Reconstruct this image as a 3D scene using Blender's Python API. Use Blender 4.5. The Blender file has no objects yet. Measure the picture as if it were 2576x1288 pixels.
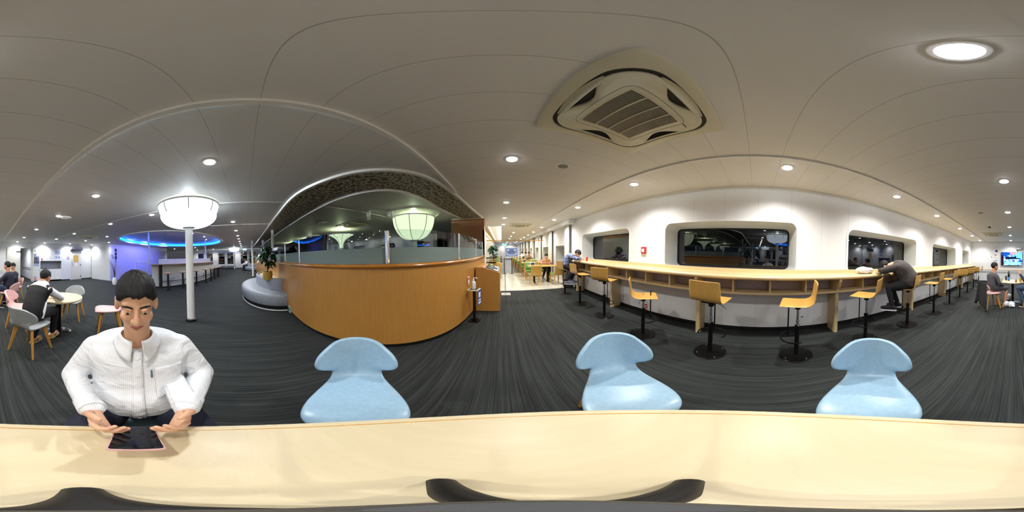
import bpy, bmesh, math, random
from mathutils import Vector, Matrix, Euler
from mathutils.geometry import tessellate_polygon
random.seed(7)
PI = math.pi
SC = bpy.context.scene
COL = SC.collection
CEIL = 2.524
EYE = 1.346
V = Vector

# ------------------------------------------------------------------ mesh builder
class MB:
    def __init__(s):
        s.v = []; s.f = []
    def add(s, vs, fs, M=None):
        b = len(s.v)
        s.v += [tuple(M @ V(p)) if M is not None else tuple(p) for p in vs]
        s.f += [tuple(b + i for i in f) for f in fs]
        return s
    def box(s, x0, x1, y0, y1, z0, z1, M=None):
        vs = [(x, y, z) for x in (x0, x1) for y in (y0, y1) for z in (z0, z1)]
        fs = [(0, 1, 3, 2), (4, 6, 7, 5), (0, 4, 5, 1), (2, 3, 7, 6), (0, 2, 6, 4), (1, 5, 7, 3)]
        return s.add(vs, fs, M)
    def cyl(s, p0, p1, r0, r1=None, n=16):
        return s.tube([p0, p1], [r0, r0 if r1 is None else r1], n)
    def tube(s, pts, r, n=8, closed=False, dome=False):
        pts = [V(p) for p in pts]
        rs = list(r) if isinstance(r, (list, tuple)) else [r] * len(pts)
        if dome:
            a = (pts[0] - pts[1]).normalized(); b = (pts[-1] - pts[-2]).normalized()
            pre = []; post = []
            for k in (80, 55, 28):
                an = math.radians(k)
                pre.append((pts[0] + a * rs[0] * math.sin(an), rs[0] * math.cos(an)))
            for k in (28, 55, 80):
                an = math.radians(k)
                post.append((pts[-1] + b * rs[-1] * math.sin(an), rs[-1] * math.cos(an)))
            pts = [p for p, _ in pre] + pts + [p for p, _ in post]
            rs = [q for _, q in pre] + rs + [q for _, q in post]
        m = len(pts); vs = []; up = None
        for i, p in enumerate(pts):
            if closed:
                t = pts[(i + 1) % m] - pts[i - 1]
            else:
                t = pts[min(i + 1, m - 1)] - pts[max(i - 1, 0)]
            t = t.normalized() if t.length > 1e-9 else V((0, 0, 1))
            if up is None:
                up = V((0, 0, 1)) if abs(t.z) < .9 else V((1, 0, 0))
            x = up - t * up.dot(t)
            if x.length < 1e-6:
                x = t.orthogonal()
            x.normalize(); y = t.cross(x); up = x
            for k in range(n):
                a = 2 * PI * k / n
                vs.append(p + x * math.cos(a) * rs[i] + y * math.sin(a) * rs[i])
        fs = []
        for i in range(m if closed else m - 1):
            j = (i + 1) % m
            for k in range(n):
                l = (k + 1) % n
                fs.append((i * n + k, i * n + l, j * n + l, j * n + k))
        if not closed:
            fs.append(tuple(range(n - 1, -1, -1))); fs.append(tuple((m - 1) * n + k for k in range(n)))
        return s.add(vs, fs)
    def lathe(s, prof, n=24, c=(0, 0, 0), caps=True, M=None):
        vs = []; fs = []; m = len(prof)
        for r, z in prof:
            for k in range(n):
                a = 2 * PI * k / n
                vs.append((c[0] + r * math.cos(a), c[1] + r * math.sin(a), c[2] + z))
        for i in range(m - 1):
            for k in range(n):
                l = (k + 1) % n
                fs.append((i * n + k, i * n + l, (i + 1) * n + l, (i + 1) * n + k))
        if caps:
            if prof[0][0] > 1e-5: fs.append(tuple(range(n - 1, -1, -1)))
            if prof[-1][0] > 1e-5: fs.append(tuple((m - 1) * n + k for k in range(n)))
        return s.add(vs, fs, M)
    def prism(s, poly, z0, z1, M=None):
        n = len(poly)
        vs = [(x, y, z0) for x, y in poly] + [(x, y, z1) for x, y in poly]
        fs = [tuple(range(n - 1, -1, -1)), tuple(range(n, 2 * n))]
        fs += [(i, (i + 1) % n, n + (i + 1) % n, n + i) for i in range(n)]
        return s.add(vs, fs, M)
    def loft(s, rings, caps=True, closed=False):
        n = len(rings[0]); m = len(rings); fs = []
        vs = [p for r in rings for p in r]
        for i in range(m if closed else m - 1):
            j = (i + 1) % m
            for k in range(n):
                l = (k + 1) % n
                fs.append((i * n + k, i * n + l, j * n + l, j * n + k))
        if caps and not closed:
            fs.append(tuple(range(n - 1, -1, -1))); fs.append(tuple((m - 1) * n + k for k in range(n)))
        return s.add(vs, fs)
    def ell(s, c, rx, ry, rz, M=None, nu=16, nv=10):
        vs = []; fs = []
        for j in range(nv + 1):
            b = PI * j / nv - PI / 2
            for k in range(nu):
                a = 2 * PI * k / nu
                p = V((rx * math.cos(b) * math.cos(a), ry * math.cos(b) * math.sin(a), rz * math.sin(b)))
                if j in (0, nv): p = V((0, 0, rz * math.sin(b)))
                if M is not None: p = M.to_3x3() @ p
                vs.append(p + V(c))
        for j in range(nv):
            for k in range(nu):
                l = (k + 1) % nu
                if j == 0: fs.append((k, (j + 1) * nu + l, (j + 1) * nu + k))
                elif j == nv - 1: fs.append((j * nu + k, j * nu + l, (j + 1) * nu + k))
                else: fs.append((j * nu + k, j * nu + l, (j + 1) * nu + l, (j + 1) * nu + k))
        return s.add(vs, fs)
    def grid(s, fn, nu, nv):
        vs = [fn(i / nu, j / nv) for j in range(nv + 1) for i in range(nu + 1)]
        fs = [(j * (nu + 1) + i, j * (nu + 1) + i + 1, (j + 1) * (nu + 1) + i + 1, (j + 1) * (nu + 1) + i) for j in range(nv) for i in range(nu)]
        return s.add(vs, fs)
    def sweep(s, path, prof, closed=False):
        """prof: closed section [(offset to the right of travel, z)] carried along a plan path"""
        nm = normals(path, closed)
        rings = [[(p[0] + n[0] * o, p[1] + n[1] * o, z) for o, z in prof] for p, n in zip(path, nm)]
        return s.loft(rings, caps=not closed, closed=closed)
    def mesh(s, name='m'):
        me = bpy.data.meshes.new(name)
        me.from_pydata([tuple(p) for p in s.v], [], s.f)
        bm = bmesh.new(); bm.from_mesh(me)
        bmesh.ops.remove_doubles(bm, verts=bm.verts, dist=1e-6)
        bmesh.ops.recalc_face_normals(bm, faces=bm.faces)
        bm.to_mesh(me); bm.free()
        return me

def normals(path, closed=False):
    out = []; m = len(path)
    for i in range(m):
        a = path[i - 1] if (i or closed) else path[i]
        b = path[(i + 1) % m] if (i < m - 1 or closed) else path[i]
        t = V((b[0] - a[0], b[1] - a[1])); t.normalize()
        out.append((t.y, -t.x))
    return out

def spline(pts, k=8):
    out = []
    n = len(pts)
    for i in range(n - 1):
        p0 = V(pts[max(i - 1, 0)]); p1 = V(pts[i]); p2 = V(pts[i + 1]); p3 = V(pts[min(i + 2, n - 1)])
        l = (p2 - p1).length
        # limit the pull of far neighbours so straight runs stay straight
        m1 = (p2 - p0); m2 = (p3 - p1)
        m1 = m1 * (l / max(m1.length, 1e-6)); m2 = m2 * (l / max(m2.length, 1e-6))
        for j in range(k):
            t = j / k; t2 = t * t; t3 = t2 * t
            out.append(tuple(p1 * (2 * t3 - 3 * t2 + 1) + m1 * (t3 - 2 * t2 + t) + p2 * (-2 * t3 + 3 * t2) + m2 * (t3 - t2)))
    out.append(tuple(pts[-1]))
    return out

def smooth_mesh(me, angle=38):
    me.polygons.foreach_set('use_smooth', [True] * len(me.polygons))
    try: me.set_sharp_from_angle(angle=math.radians(angle))
    except Exception: pass

def obj(name, b, mat, parent=None, angle=38, bevel=0, subsurf=0, solid=0, **tags):
    me = b.mesh(name) if isinstance(b, MB) else b
    smooth_mesh(me, angle)
    me.materials.append(mat)
    o = bpy.data.objects.new(name, me); COL.objects.link(o)
    if solid:
        m = o.modifiers.new('solid', 'SOLIDIFY'); m.thickness = solid; m.offset = 0
    if bevel:
        m = o.modifiers.new('bevel', 'BEVEL'); m.width = bevel; m.segments = 2; m.limit_method = 'ANGLE'; m.angle_limit = math.radians(40)
    if subsurf:
        m = o.modifiers.new('sub', 'SUBSURF'); m.levels = subsurf; m.render_levels = subsurf
    if parent is not None: o.parent = parent
    for k, v in tags.items(): o[k] = v
    return o

def tag(o, label, cat, group=None):
    o['label'] = label; o['category'] = cat
    if group: o['group'] = group
    return o

def thing(name, label, cat, loc=(0, 0, 0), rz=0, group=None):
    o = bpy.data.objects.new(name, None); COL.objects.link(o)
    o.location = loc; o.rotation_euler = (0, 0, rz); o.empty_display_size = .1
    return tag(o, label, cat, group)

def struct(name, b, mat, parent=None, **kw):
    o = obj(name, b, mat, parent, **kw)
    if parent is None: o['kind'] = 'structure'
    return o

def dup(root, loc, rz=0, label=None, group=None):
    def cp(o, par):
        c = o.copy(); COL.objects.link(c)
        if par is not None: c.parent = par
        for ch in o.children: cp(ch, c)
        return c
    r = cp(root, None)
    r.location = loc; r.rotation_euler = (0, 0, rz)
    if label: r['label'] = label
    if group: r['group'] = group
    return r

def remesh(b, voxel, smooth=4, factor=.5):
    me = b.mesh('tmp'); o = bpy.data.objects.new('tmp', me); COL.objects.link(o)
    m = o.modifiers.new('r', 'REMESH'); m.mode = 'VOXEL'; m.voxel_size = voxel
    if smooth:
        s = o.modifiers.new('s', 'SMOOTH'); s.factor = factor; s.iterations = smooth
    dg = bpy.context.evaluated_depsgraph_get(); dg.update()
    out = bpy.data.meshes.new_from_object(o.evaluated_get(dg), depsgraph=dg)
    bpy.data.objects.remove(o)
    return out

def append_mb(me, b):
    """add further closed shapes to an existing mesh"""
    bm = bmesh.new(); bm.from_mesh(me)
    t = b.mesh('t'); bm.from_mesh(t); bm.to_mesh(me); bm.free(); bpy.data.meshes.remove(t)
    return me

def text_mesh(body, size, align='CENTER', depth=0.0008):
    cu = bpy.data.curves.new('t', 'FONT'); cu.body = body; cu.size = size; cu.align_x = align; cu.align_y = 'CENTER'; cu.extrude = depth
    o = bpy.data.objects.new('t', cu); COL.objects.link(o)
    dg = bpy.context.evaluated_depsgraph_get(); dg.update()
    me = bpy.data.meshes.new_from_object(o.evaluated_get(dg), depsgraph=dg)
    bpy.data.objects.remove(o)
    return me

def rrect(x0, x1, y0, y1, r, k=6):
    out = []
    for cx, cy, a0 in ((x1 - r, y0 + r, -90), (x1 - r, y1 - r, 0), (x0 + r, y1 - r, 90), (x0 + r, y0 + r, 180)):
        for i in range(k + 1):
            a = math.radians(a0 + 90 * i / k)
            out.append((cx + r * math.cos(a), cy + r * math.sin(a)))
    return out

# ------------------------------------------------------------------ materials
def lin(c):
    if isinstance(c, str):
        c = tuple(int(c[i:i + 2], 16) / 255 for i in (0, 2, 4))
    return tuple(x / 12.92 if x <= .04045 else ((x + .055) / 1.055) ** 2.4 for x in c) + (1,)

class NT:
    def __init__(s, m):
        s.t = m.node_tree; s.b = s.t.nodes['Principled BSDF']; s.out = s.t.nodes['Material Output']
    def n(s, typ, **kw):
        x = s.t.nodes.new(typ)
        for k, v in kw.items():
            if k in x.inputs: x.inputs[k].default_value = v
            else: setattr(x, k, v)
        return x
    def l(s, a, b): s.t.links.new(a, b)
    def math(s, op, a, b=None, c=None):
        x = s.t.nodes.new('ShaderNodeMath'); x.operation = op
        for i, q in enumerate((a, b, c)):
            if q is None: continue
            if isinstance(q, (int, float)): x.inputs[i].default_value = q
            else: s.l(q, x.inputs[i])
        return x.outputs[0]
    def ramp(s, fac, stops):
        x = s.t.nodes.new('ShaderNodeValToRGB')
        e = x.color_ramp.elements
        while len(e) < len(stops): e.new(.5)
        for q, (p, c) in zip(e, stops): q.position = p; q.color = lin(c)
        s.l(fac, x.inputs[0]); return x.outputs[0]
    def coords(s, scale=(1, 1, 1), rot=(0, 0, 0)):
        tc = s.t.nodes.new('ShaderNodeTexCoord'); mp = s.t.nodes.new('ShaderNodeMapping')
        mp.inputs['Scale'].default_value = scale; mp.inputs['Rotation'].default_value = rot
        s.l(tc.outputs['Object'], mp.inputs['Vector']); return mp.outputs[0]
    def bump(s, h, strength=.2, dist=.002):
        x = s.t.nodes.new('ShaderNodeBump'); x.inputs['Strength'].default_value = strength; x.inputs['Distance'].default_value = dist
        s.l(h, x.inputs['Height']); s.l(x.outputs[0], s.b.inputs['Normal'])

def M_(name, color='808080', rough=.5, metal=0, spec=.5, emit=None, es=0, **kw):
    m = bpy.data.materials.new(name); m.use_nodes = True
    b = m.node_tree.nodes['Principled BSDF']
    b.inputs['Base Color'].default_value = lin(color); b.inputs['Roughness'].default_value = rough
    b.inputs['Metallic'].default_value = metal; b.inputs['Specular IOR Level'].default_value = spec
    if emit:
        b.inputs['Emission Color'].default_value = lin(emit); b.inputs['Emission Strength'].default_value = es
    for k, v in kw.items(): b.inputs[k].default_value = v
    return m

def noisy(name, c1, c2, scale=20, rough=.5, stretch=(1, 1, 1), bump=0, spec=.5, detail=3, lo=.35, hi=.65, **kw):
    m = M_(name, c1, rough, spec=spec, **kw); t = NT(m)
    nz = t.n('ShaderNodeTexNoise', Scale=scale, Detail=detail)
    t.l(t.coords(stretch), nz.inputs['Vector'])
    t.l(t.ramp(nz.outputs[0], [(lo, c1), (hi, c2)]), t.b.inputs['Base Color'])
    if bump: t.bump(nz.outputs[0], bump)
    return m

def wood(name, c1, c2, stretch=(1, 1, 12), rough=.35, scale=6, spec=.5, coat=0):
    m = M_(name, c1, rough, spec=spec); t = NT(m)
    if coat: t.b.inputs['Coat Weight'].default_value = coat; t.b.inputs['Coat Roughness'].default_value = .12
    co = t.coords(stretch)
    a = t.n('ShaderNodeTexNoise', Scale=scale, Detail=6, Roughness=.65); t.l(co, a.inputs['Vector'])
    g = t.n('ShaderNodeTexNoise', Scale=scale * 9, Detail=2); t.l(co, g.inputs['Vector'])
    f = t.math('ADD', t.math('MULTIPLY', a.outputs[0], .7), t.math('MULTIPLY', g.outputs[0], .3))
    t.l(t.ramp(f, [(.35, c1), (.65, c2)]), t.b.inputs['Base Color'])
    t.bump(g.outputs[0], .06, .001)
    return m

def emis(name, color, strength):
    m = bpy.data.materials.new(name); m.use_nodes = True
    nt = m.node_tree; nt.nodes.remove(nt.nodes['Principled BSDF'])
    e = nt.nodes.new('ShaderNodeEmission'); e.inputs[0].default_value = lin(color); e.inputs[1].default_value = strength
    nt.links.new(e.outputs[0], nt.nodes['Material Output'].inputs[0])
    return m

MAT = {}
MAT['white'] = M_('white_paint', 'f1f1ee', .45)
MAT['wall'] = M_('wall_white', 'e4e6e8', .5)
MAT['reveal'] = M_('reveal_grey', 'd6d9d6', .5)
MAT['trim'] = M_('trim_white', 'efede7', .4)
MAT['alu'] = M_('aluminium', 'd0d0ce', .3, .9)
MAT['chrome'] = M_('chrome', 'e6e6ea', .06, 1)
MAT['black'] = M_('black_metal', '0d0d0e', .3, .3)
MAT['rubber'] = M_('black_plastic', '121213', .5)
MAT['darkgrey'] = M_('dark_grey', '3b3d40', .5)
MAT['night'] = M_('night_glass', '04060a', .02, spec=1.0, IOR=1.6)
MAT['paper'] = M_('paper', 'f4f4f6', .6)
MAT['ink'] = M_('ink', '1c2030', .6)
MAT['greyink'] = M_('grey_ink', '8d929c', .6)
MAT['blueink'] = M_('blue_ink', '2b4f96', .5)
MAT['paleblue'] = M_('pale_blue_print', '9fb2da', .5)
MAT['navyink'] = M_('navy_ink', '1d2756', .5)
MAT['red'] = M_('red_plastic', 'c8252b', .35)
MAT['greensign'] = M_('green_print', '2f9d8d', .4)
MAT['sofa'] = noisy('grey_leather', '8d9299', '9aa0a6', 30, .42, bump=.08)
MAT['blue'] = noisy('blue_leather', '94b6cd', '9dbdd2', 45, .33, bump=.05)
MAT['greyshell'] = noisy('grey_shell', '989c9c', 'a3a7a6', 30, .38, bump=.04)
MAT['pinkshell'] = noisy('pink_shell', 'd9aaa6', 'e0b4b0', 30, .38, bump=.04)
MAT['lightwood'] = wood('maple_top', 'd6c7a2', 'dccdaa', (1.2, 9, 1), .42, 3)
MAT['counterwood'] = wood('counter_maple', 'dcc493', 'e4cfa0', (14, 1, 14), .3, 3, coat=.15)
MAT['ply'] = wood('stool_ply', 'cf9e4c', 'dbae5e', (12, 12, 1), .32, 3, coat=.2)
MAT['legwood'] = wood('leg_oak', 'c0883a', 'd6a251', (12, 12, 1), .4, 3)
MAT['chairwood'] = wood('dining_beech', 'cc9c48', 'dab060', (12, 12, 1), .4, 3)
MAT['podwood'] = wood('pod_veneer', 'ae7a34', 'bd8944', (16, 16, 1.2), .38, 3, coat=.1)
MAT['podrail'] = wood('pod_rail', 'a96a22', 'be7d30', (3, 3, 20), .25, 3, coat=.4)
MAT['pillarwood'] = wood('pillar_veneer', '8d5420', '9c612a', (16, 16, 1.2), .4, 3)
MAT['cubby'] = wood('cubby_board', 'c9b183', 'd6c092', (14, 1, 14), .45, 3)
MAT['lilac'] = M_('cubby_back', 'b8a9a8', .5)
MAT['green'] = M_('green_vinyl', '5f9a58', .45)
MAT['leaf'] = noisy('leaf_green', '1d3a1c', '2f5a2c', 9, .4)
MAT['leaf2'] = noisy('leaf_blue_green', '2c4a38', '4c7a5c', 9, .4)
MAT['pot'] = noisy('woven_pot', 'b48f3c', 'd0ab52', 40, .6, (1, 1, 4), bump=.4)
MAT['bark'] = noisy('bark', '4a3a2a', '5c4a36', 30, .8)
MAT['skin'] = M_('skin', 'e0af8e', .5, **{'Subsurface Weight': .08})
MAT['skin2'] = M_('skin_tan', 'c78f6c', .5, **{'Subsurface Weight': .08})
MAT['hair'] = noisy('black_hair', '0b0a0b', '1a1818', 60, .7, (1, 1, .15), bump=.6)
MAT['brownhair'] = noisy('dark_brown_hair', '1c1310', '33231c', 60, .45, (1, 1, .15), bump=.6)
MAT['eye'] = M_('eye_white', 'eeeae6', .2)
MAT['iris'] = M_('iris', '1a100a', .15)
MAT['lip'] = M_('lip', 'b0665c', .5)
MAT['denim'] = noisy('denim', '2d3e57', '3c5070', 60, .8, bump=.1)
MAT['blackcloth'] = noisy('black_cloth', '141416', '1c1c1f', 25, .8, bump=.15)
MAT['navycloth'] = noisy('navy_cloth', '1e2132', '272b3e', 14, .85, bump=.2)
MAT['charcoal'] = noisy('charcoal_cloth', '423c3b', '4c4645', 14, .9, bump=.2)
MAT['greycloth'] = noisy('grey_cloth', '47454a', '525057', 14, .85, bump=.2)
MAT['pinkcloth'] = noisy('dusty_pink_cloth', 'b98674', 'c79684', 14, .9, bump=.2)
MAT['olivecloth'] = noisy('olive_cloth', '857b5e', '958a6c', 14, .9, bump=.2)
MAT['whitecloth'] = noisy('white_cloth', 'e6e6e8', 'f2f2f4', 14, .85, bump=.2)
MAT['greyblue'] = noisy('grey_blue_cloth', '6a7080', '7a8090', 14, .9, bump=.2)
MAT['bag'] = noisy('white_plastic_bag', 'e9eaee', 'f7f7fa', 10, .3, bump=.5)
MAT['sole'] = M_('white_sole', 'e8e8e8', .5)

def m_shirt():
    m = M_('white_shirt_cotton', 'eef0f3', .75); t = NT(m)
    co = t.coords((1, 1, 1))
    sx = t.n('ShaderNodeSeparateXYZ'); t.l(co, sx.inputs[0])
    w = t.math('SINE', t.math('MULTIPLY', sx.outputs[0], 900.0))
    f = t.math('GREATER_THAN', w, .55)
    mx = t.n('ShaderNodeMix', data_type='RGBA')
    t.l(f, mx.inputs[0]); mx.inputs[6].default_value = lin('eff1f4'); mx.inputs[7].default_value = lin('dfe3e9')
    t.l(mx.outputs[2], t.b.inputs['Base Color'])
    n1 = t.n('ShaderNodeTexNoise', Scale=7.0, Detail=3, Distortion=1.4); t.l(t.coords((1, 1, 1.6)), n1.inputs['Vector'])
    t.bump(n1.outputs[0], .55, .03)
    return m
MAT['shirt'] = m_shirt()

def m_plaid():
    m = M_('blue_plaid', '5e6f9c', .85); t = NT(m)
    co = t.coords(); sx = t.n('ShaderNodeSeparateXYZ'); t.l(co, sx.inputs[0])
    def band(sock, per, w):
        f = t.math('FRACT', t.math('MULTIPLY', sock, 1 / per)); return t.math('LESS_THAN', f, w)
    s = t.math('ADD', sx.outputs[0], sx.outputs[1])
    d1 = t.math('ADD', band(s, .09, .4), band(sx.outputs[2], .09, .4))
    w1 = t.math('MAXIMUM', band(s, .09, .1), band(sx.outputs[2], .09, .1))
    c = t.ramp(t.math('MULTIPLY', d1, .5), [(0, '8795bd'), (.5, '4a5a8a'), (1, '1f2b56')])
    mx = t.n('ShaderNodeMix', data_type='RGBA'); t.l(w1, mx.inputs[0]); t.l(c, mx.inputs[6]); mx.inputs[7].default_value = lin('c7cfe2')
    t.l(mx.outputs[2], t.b.inputs['Base Color'])
    return m
MAT['plaid'] = m_plaid()

def m_carpet():
    m = M_('carpet', '3a3d3e', .8, spec=.2); t = NT(m)
    R = (0, 0, math.radians(-43))       # stripes run diagonally across the deck
    a = t.n('ShaderNodeTexNoise', Scale=1.0, Detail=2); t.l(t.coords((90, 1.1, 1), (0, 0, math.radians(43))), a.inputs['Vector'])
    b = t.n('ShaderNodeTexNoise', Scale=1.0, Detail=1); t.l(t.coords((24, .5, 1), (0, 0, math.radians(43))), b.inputs['Vector'])
    br = t.n('ShaderNodeTexBrick', Scale=1.0)
    t.l(t.coords((1, 1, 1), (0, 0, math.radians(43 + 90))), br.inputs['Vector'])
    br.inputs['Brick Width'].default_value = 1.0; br.inputs['Row Height'].default_value = .25; br.inputs['Mortar Size'].default_value = 0.0
    br.inputs['Color1'].default_value = (.45, .45, .45, 1); br.inputs['Color2'].default_value = (.55, .55, .55, 1)
    f = t.math('ADD', t.math('MULTIPLY', a.outputs[0], .62), t.math('MULTIPLY', b.outputs[0], .3))
    f = t.math('ADD', f, t.math('MULTIPLY', br.outputs[0], .1))
    t.l(t.ramp(f, [(.36, '1b1d1c'), (.5, '292c2b'), (.66, '393d3b')]), t.b.inputs['Base Color'])
    t.bump(a.outputs[0], .4, .004)
    return m
MAT['carpet'] = m_carpet()

def m_tiles(name, c1, c2, size, rough):
    m = M_(name, c1, rough); t = NT(m)
    br = t.n('ShaderNodeTexBrick', Scale=1.0); t.l(t.coords(), br.inputs['Vector'])
    br.offset = 0.0
    br.inputs['Brick Width'].default_value = size; br.inputs['Row Height'].default_value = size; br.inputs['Mortar Size'].default_value = .002
    br.inputs['Color1'].default_value = lin(c1); br.inputs['Color2'].default_value = lin(c2); br.inputs['Mortar'].default_value = lin('a9a598')
    t.l(br.outputs[0], t.b.inputs['Base Color'])
    n = t.n('ShaderNodeTexNoise', Scale=3.0, Detail=2); t.l(t.coords(), n.inputs['Vector']); t.bump(n.outputs[0], .05, .01)
    return m
MAT['whitetile'] = m_tiles('dining_tile', 'dedacc', 'd3cfbf', .45, .14)
MAT['darktile'] = m_tiles('dark_tile', '6a6c70', '5a5c60', .45, .25)

def m_ceiling(name, c):
    m = M_(name, c, .6); t = NT(m)
    co = t.coords(); sx = t.n('ShaderNodeSeparateXYZ'); t.l(co, sx.inputs[0])
    f = t.math('FRACT', t.math('MULTIPLY', t.math('ADD', sx.outputs[1], 100.19), 1 / .34))
    seam = t.math('LESS_THAN', f, .014)
    mx = t.n('ShaderNodeMix', data_type='RGBA'); t.l(seam, mx.inputs[0]); mx.inputs[6].default_value = lin(c); mx.inputs[7].default_value = lin('bbb9b3')
    t.l(mx.outputs[2], t.b.inputs['Base Color'])
    return m
MAT['ceiling'] = m_ceiling('ceiling_panels', 'e4e2dd')

def m_wallpanels():
    m = M_('wall_panels', 'eeeeeb', .42); t = NT(m)
    co = t.coords(); sx = t.n('ShaderNodeSeparateXYZ'); t.l(co, sx.inputs[0])
    f = t.math('FRACT', t.math('MULTIPLY', t.math('ADD', sx.outputs[1], 100.1), 1 / .55))
    seam = t.math('LESS_THAN', f, .006)
    mx = t.n('ShaderNodeMix', data_type='RGBA'); t.l(seam, mx.inputs[0]); mx.inputs[6].default_value = lin('eeeeeb'); mx.inputs[7].default_value = lin('c4c4c2')
    t.l(mx.outputs[2], t.b.inputs['Base Color'])
    return m
MAT['wallpanel'] = m_wallpanels()

def m_leaves():
    m = M_('leaf_wallpaper', '6a5c46', .6); t = NT(m)
    base = None
    masks = []
    for sc, off in ((9.2, 0), (11.0, 37.0)):
        tc = t.n('ShaderNodeTexCoord'); mp = t.n('ShaderNodeMapping'); mp.inputs['Scale'].default_value = (sc, sc, 0); mp.inputs['Location'].default_value = (off, off, 0)
        t.l(tc.outputs['Object'], mp.inputs[0])
        vo = t.n('ShaderNodeTexVoronoi'); vo.voronoi_dimensions = '2D'; vo.inputs['Scale'].default_value = 1.0; vo.inputs['Randomness'].default_value = .8
        t.l(mp.outputs[0], vo.inputs['Vector'])
        sub = t.n('ShaderNodeVectorMath', operation='SUBTRACT'); t.l(mp.outputs[0], sub.inputs[0]); t.l(vo.outputs['Position'], sub.inputs[1])
        rot = t.n('ShaderNodeVectorRotate', rotation_type='Z_AXIS'); t.l(sub.outputs[0], rot.inputs['Vector'])
        sc3 = t.n('ShaderNodeSeparateColor'); t.l(vo.outputs['Color'], sc3.inputs[0])
        t.l(t.math('MULTIPLY', sc3.outputs[0], 6.283), rot.inputs['Angle'])
        s2 = t.n('ShaderNodeSeparateXYZ'); t.l(rot.outputs[0], s2.inputs[0])
        x = t.math('DIVIDE', s2.outputs[0], .62); y = t.math('DIVIDE', t.math('ABSOLUTE', s2.outputs[1]), .185)
        g = t.math('ADD', t.math('MULTIPLY', x, x), y)
        masks.append(t.math('LESS_THAN', g, 1.0))
    f = t.math('MAXIMUM', masks[0], masks[1])
    mx = t.n('ShaderNodeMix', data_type='RGBA'); t.l(f, mx.inputs[0]); mx.inputs[6].default_value = lin('7a6b53'); mx.inputs[7].default_value = lin('cdc2aa')
    t.l(mx.outputs[2], t.b.inputs['Base Color'])
    return m
MAT['leafpaper'] = m_leaves()

def m_glass(name, tint, alpha, rough=.02):
    m = bpy.data.materials.new(name); m.use_nodes = True
    nt = m.node_tree; nt.nodes.remove(nt.nodes['Principled BSDF'])
    tr = nt.nodes.new('ShaderNodeBsdfTransparent'); tr.inputs[0].default_value = lin(tint)
    gl = nt.nodes.new('ShaderNodeBsdfGlossy'); gl.inputs['Roughness'].default_value = rough
    fr = nt.nodes.new('ShaderNodeFresnel'); fr.inputs[0].default_value = 1.5
    mx = nt.nodes.new('ShaderNodeMixShader')
    nt.links.new(fr.outputs[0], mx.inputs[0]); nt.links.new(tr.outputs[0], mx.inputs[1]); nt.links.new(gl.outputs[0], mx.inputs[2])
    last = mx.outputs[0]
    if alpha:
        di = nt.nodes.new('ShaderNodeBsdfDiffuse'); di.inputs[0].default_value = lin(tint)
        tl = nt.nodes.new('ShaderNodeBsdfTranslucent'); tl.inputs[0].default_value = lin(tint)
        m1 = nt.nodes.new('ShaderNodeMixShader'); m1.inputs[0].default_value = .5
        nt.links.new(di.outputs[0], m1.inputs[1]); nt.links.new(tl.outputs[0], m1.inputs[2])
        m2 = nt.nodes.new('ShaderNodeMixShader'); m2.inputs[0].default_value = alpha
        nt.links.new(last, m2.inputs[1]); nt.links.new(m1.outputs[0], m2.inputs[2]); last = m2.outputs[0]
    nt.links.new(last, nt.nodes['Material Output'].inputs[0])
    return m
MAT['glass'] = m_glass('clear_glass', 'eef4f2', 0)
MAT['frost'] = m_glass('frosted_glass', 'a9bab6', .93, .3)

MAT['lampwhite'] = emis('lamp_shade_white', 'e6f3ff', 1.1)
MAT['lampgreen'] = emis('lamp_shade_green', 'dcecc6', .52)
MAT['downlight'] = emis('downlight_diffuser', 'fbfaff', 26)
MAT['covewarm'] = emis('cove_strip', 'fff4dc', 5)
MAT['blueled'] = emis('blue_led_strip', '1473ff', 4.5)
MAT['exit'] = emis('exit_sign_lit', '62d8d0', 1.6)
MAT['bluesign'] = emis('blue_sign_lit', '7ab4ff', 2.2)

# ------------------------------------------------------------------ camera
cam_d = bpy.data.cameras.new('camera'); cam = bpy.data.objects.new('camera', cam_d); COL.objects.link(cam)
cam_d.type = 'PANO'
try: cam_d.panorama_type = 'EQUIRECTANGULAR'
except Exception: pass
try: cam_d.cycles.panorama_type = 'EQUIRECTANGULAR'
except Exception: pass
cam_d.clip_start = .005; cam_d.clip_end = 200
RM = Matrix(((0.997675, 0.067321, 0.010604), (-0.067609, 0.997273, 0.029591), (-0.008583, -0.030239, 0.999506)))
cam.matrix_world = Matrix.Translation((0, 0, EYE)) @ RM.to_4x4() @ Matrix.Rotation(PI / 2, 4, 'X')
SC.camera = cam
vs_ = SC.view_settings
vs_.view_transform = 'Standard'; vs_.look = 'None'; vs_.gamma = 1; vs_.use_curve_mapping = False; vs_.exposure = 1.25
w = bpy.data.worlds.new('night'); SC.world = w; w.use_nodes = True
w.node_tree.nodes['Background'].inputs[0].default_value = (.01, .012, .02, 1); w.node_tree.nodes['Background'].inputs[1].default_value = .3
try:
    SC.cycles.max_bounces = 6; SC.cycles.diffuse_bounces = 3; SC.cycles.glossy_bounces = 3; SC.cycles.transparent_max_bounces = 10; SC.cycles.adaptive_threshold = .03
    SC.cycles.sample_clamp_indirect = 6; SC.cycles.use_denoising = True; SC.cycles.caustics_reflective = False; SC.cycles.caustics_refractive = False
except Exception: pass
# ------------------------------------------------------------------ floors
def flat(poly, z, holes=()):
    loops = [[V((x, y, z)) for x, y in poly]] + [[V((x, y, z)) for x, y in h] for h in holes]
    tri = tessellate_polygon(loops); pts = [p for l in loops for p in l]
    return MB().add(pts, tri)

def rect(x0, x1, y0, y1): return [(x0, y0), (x1, y0), (x1, y1), (x0, y1)]

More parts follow.
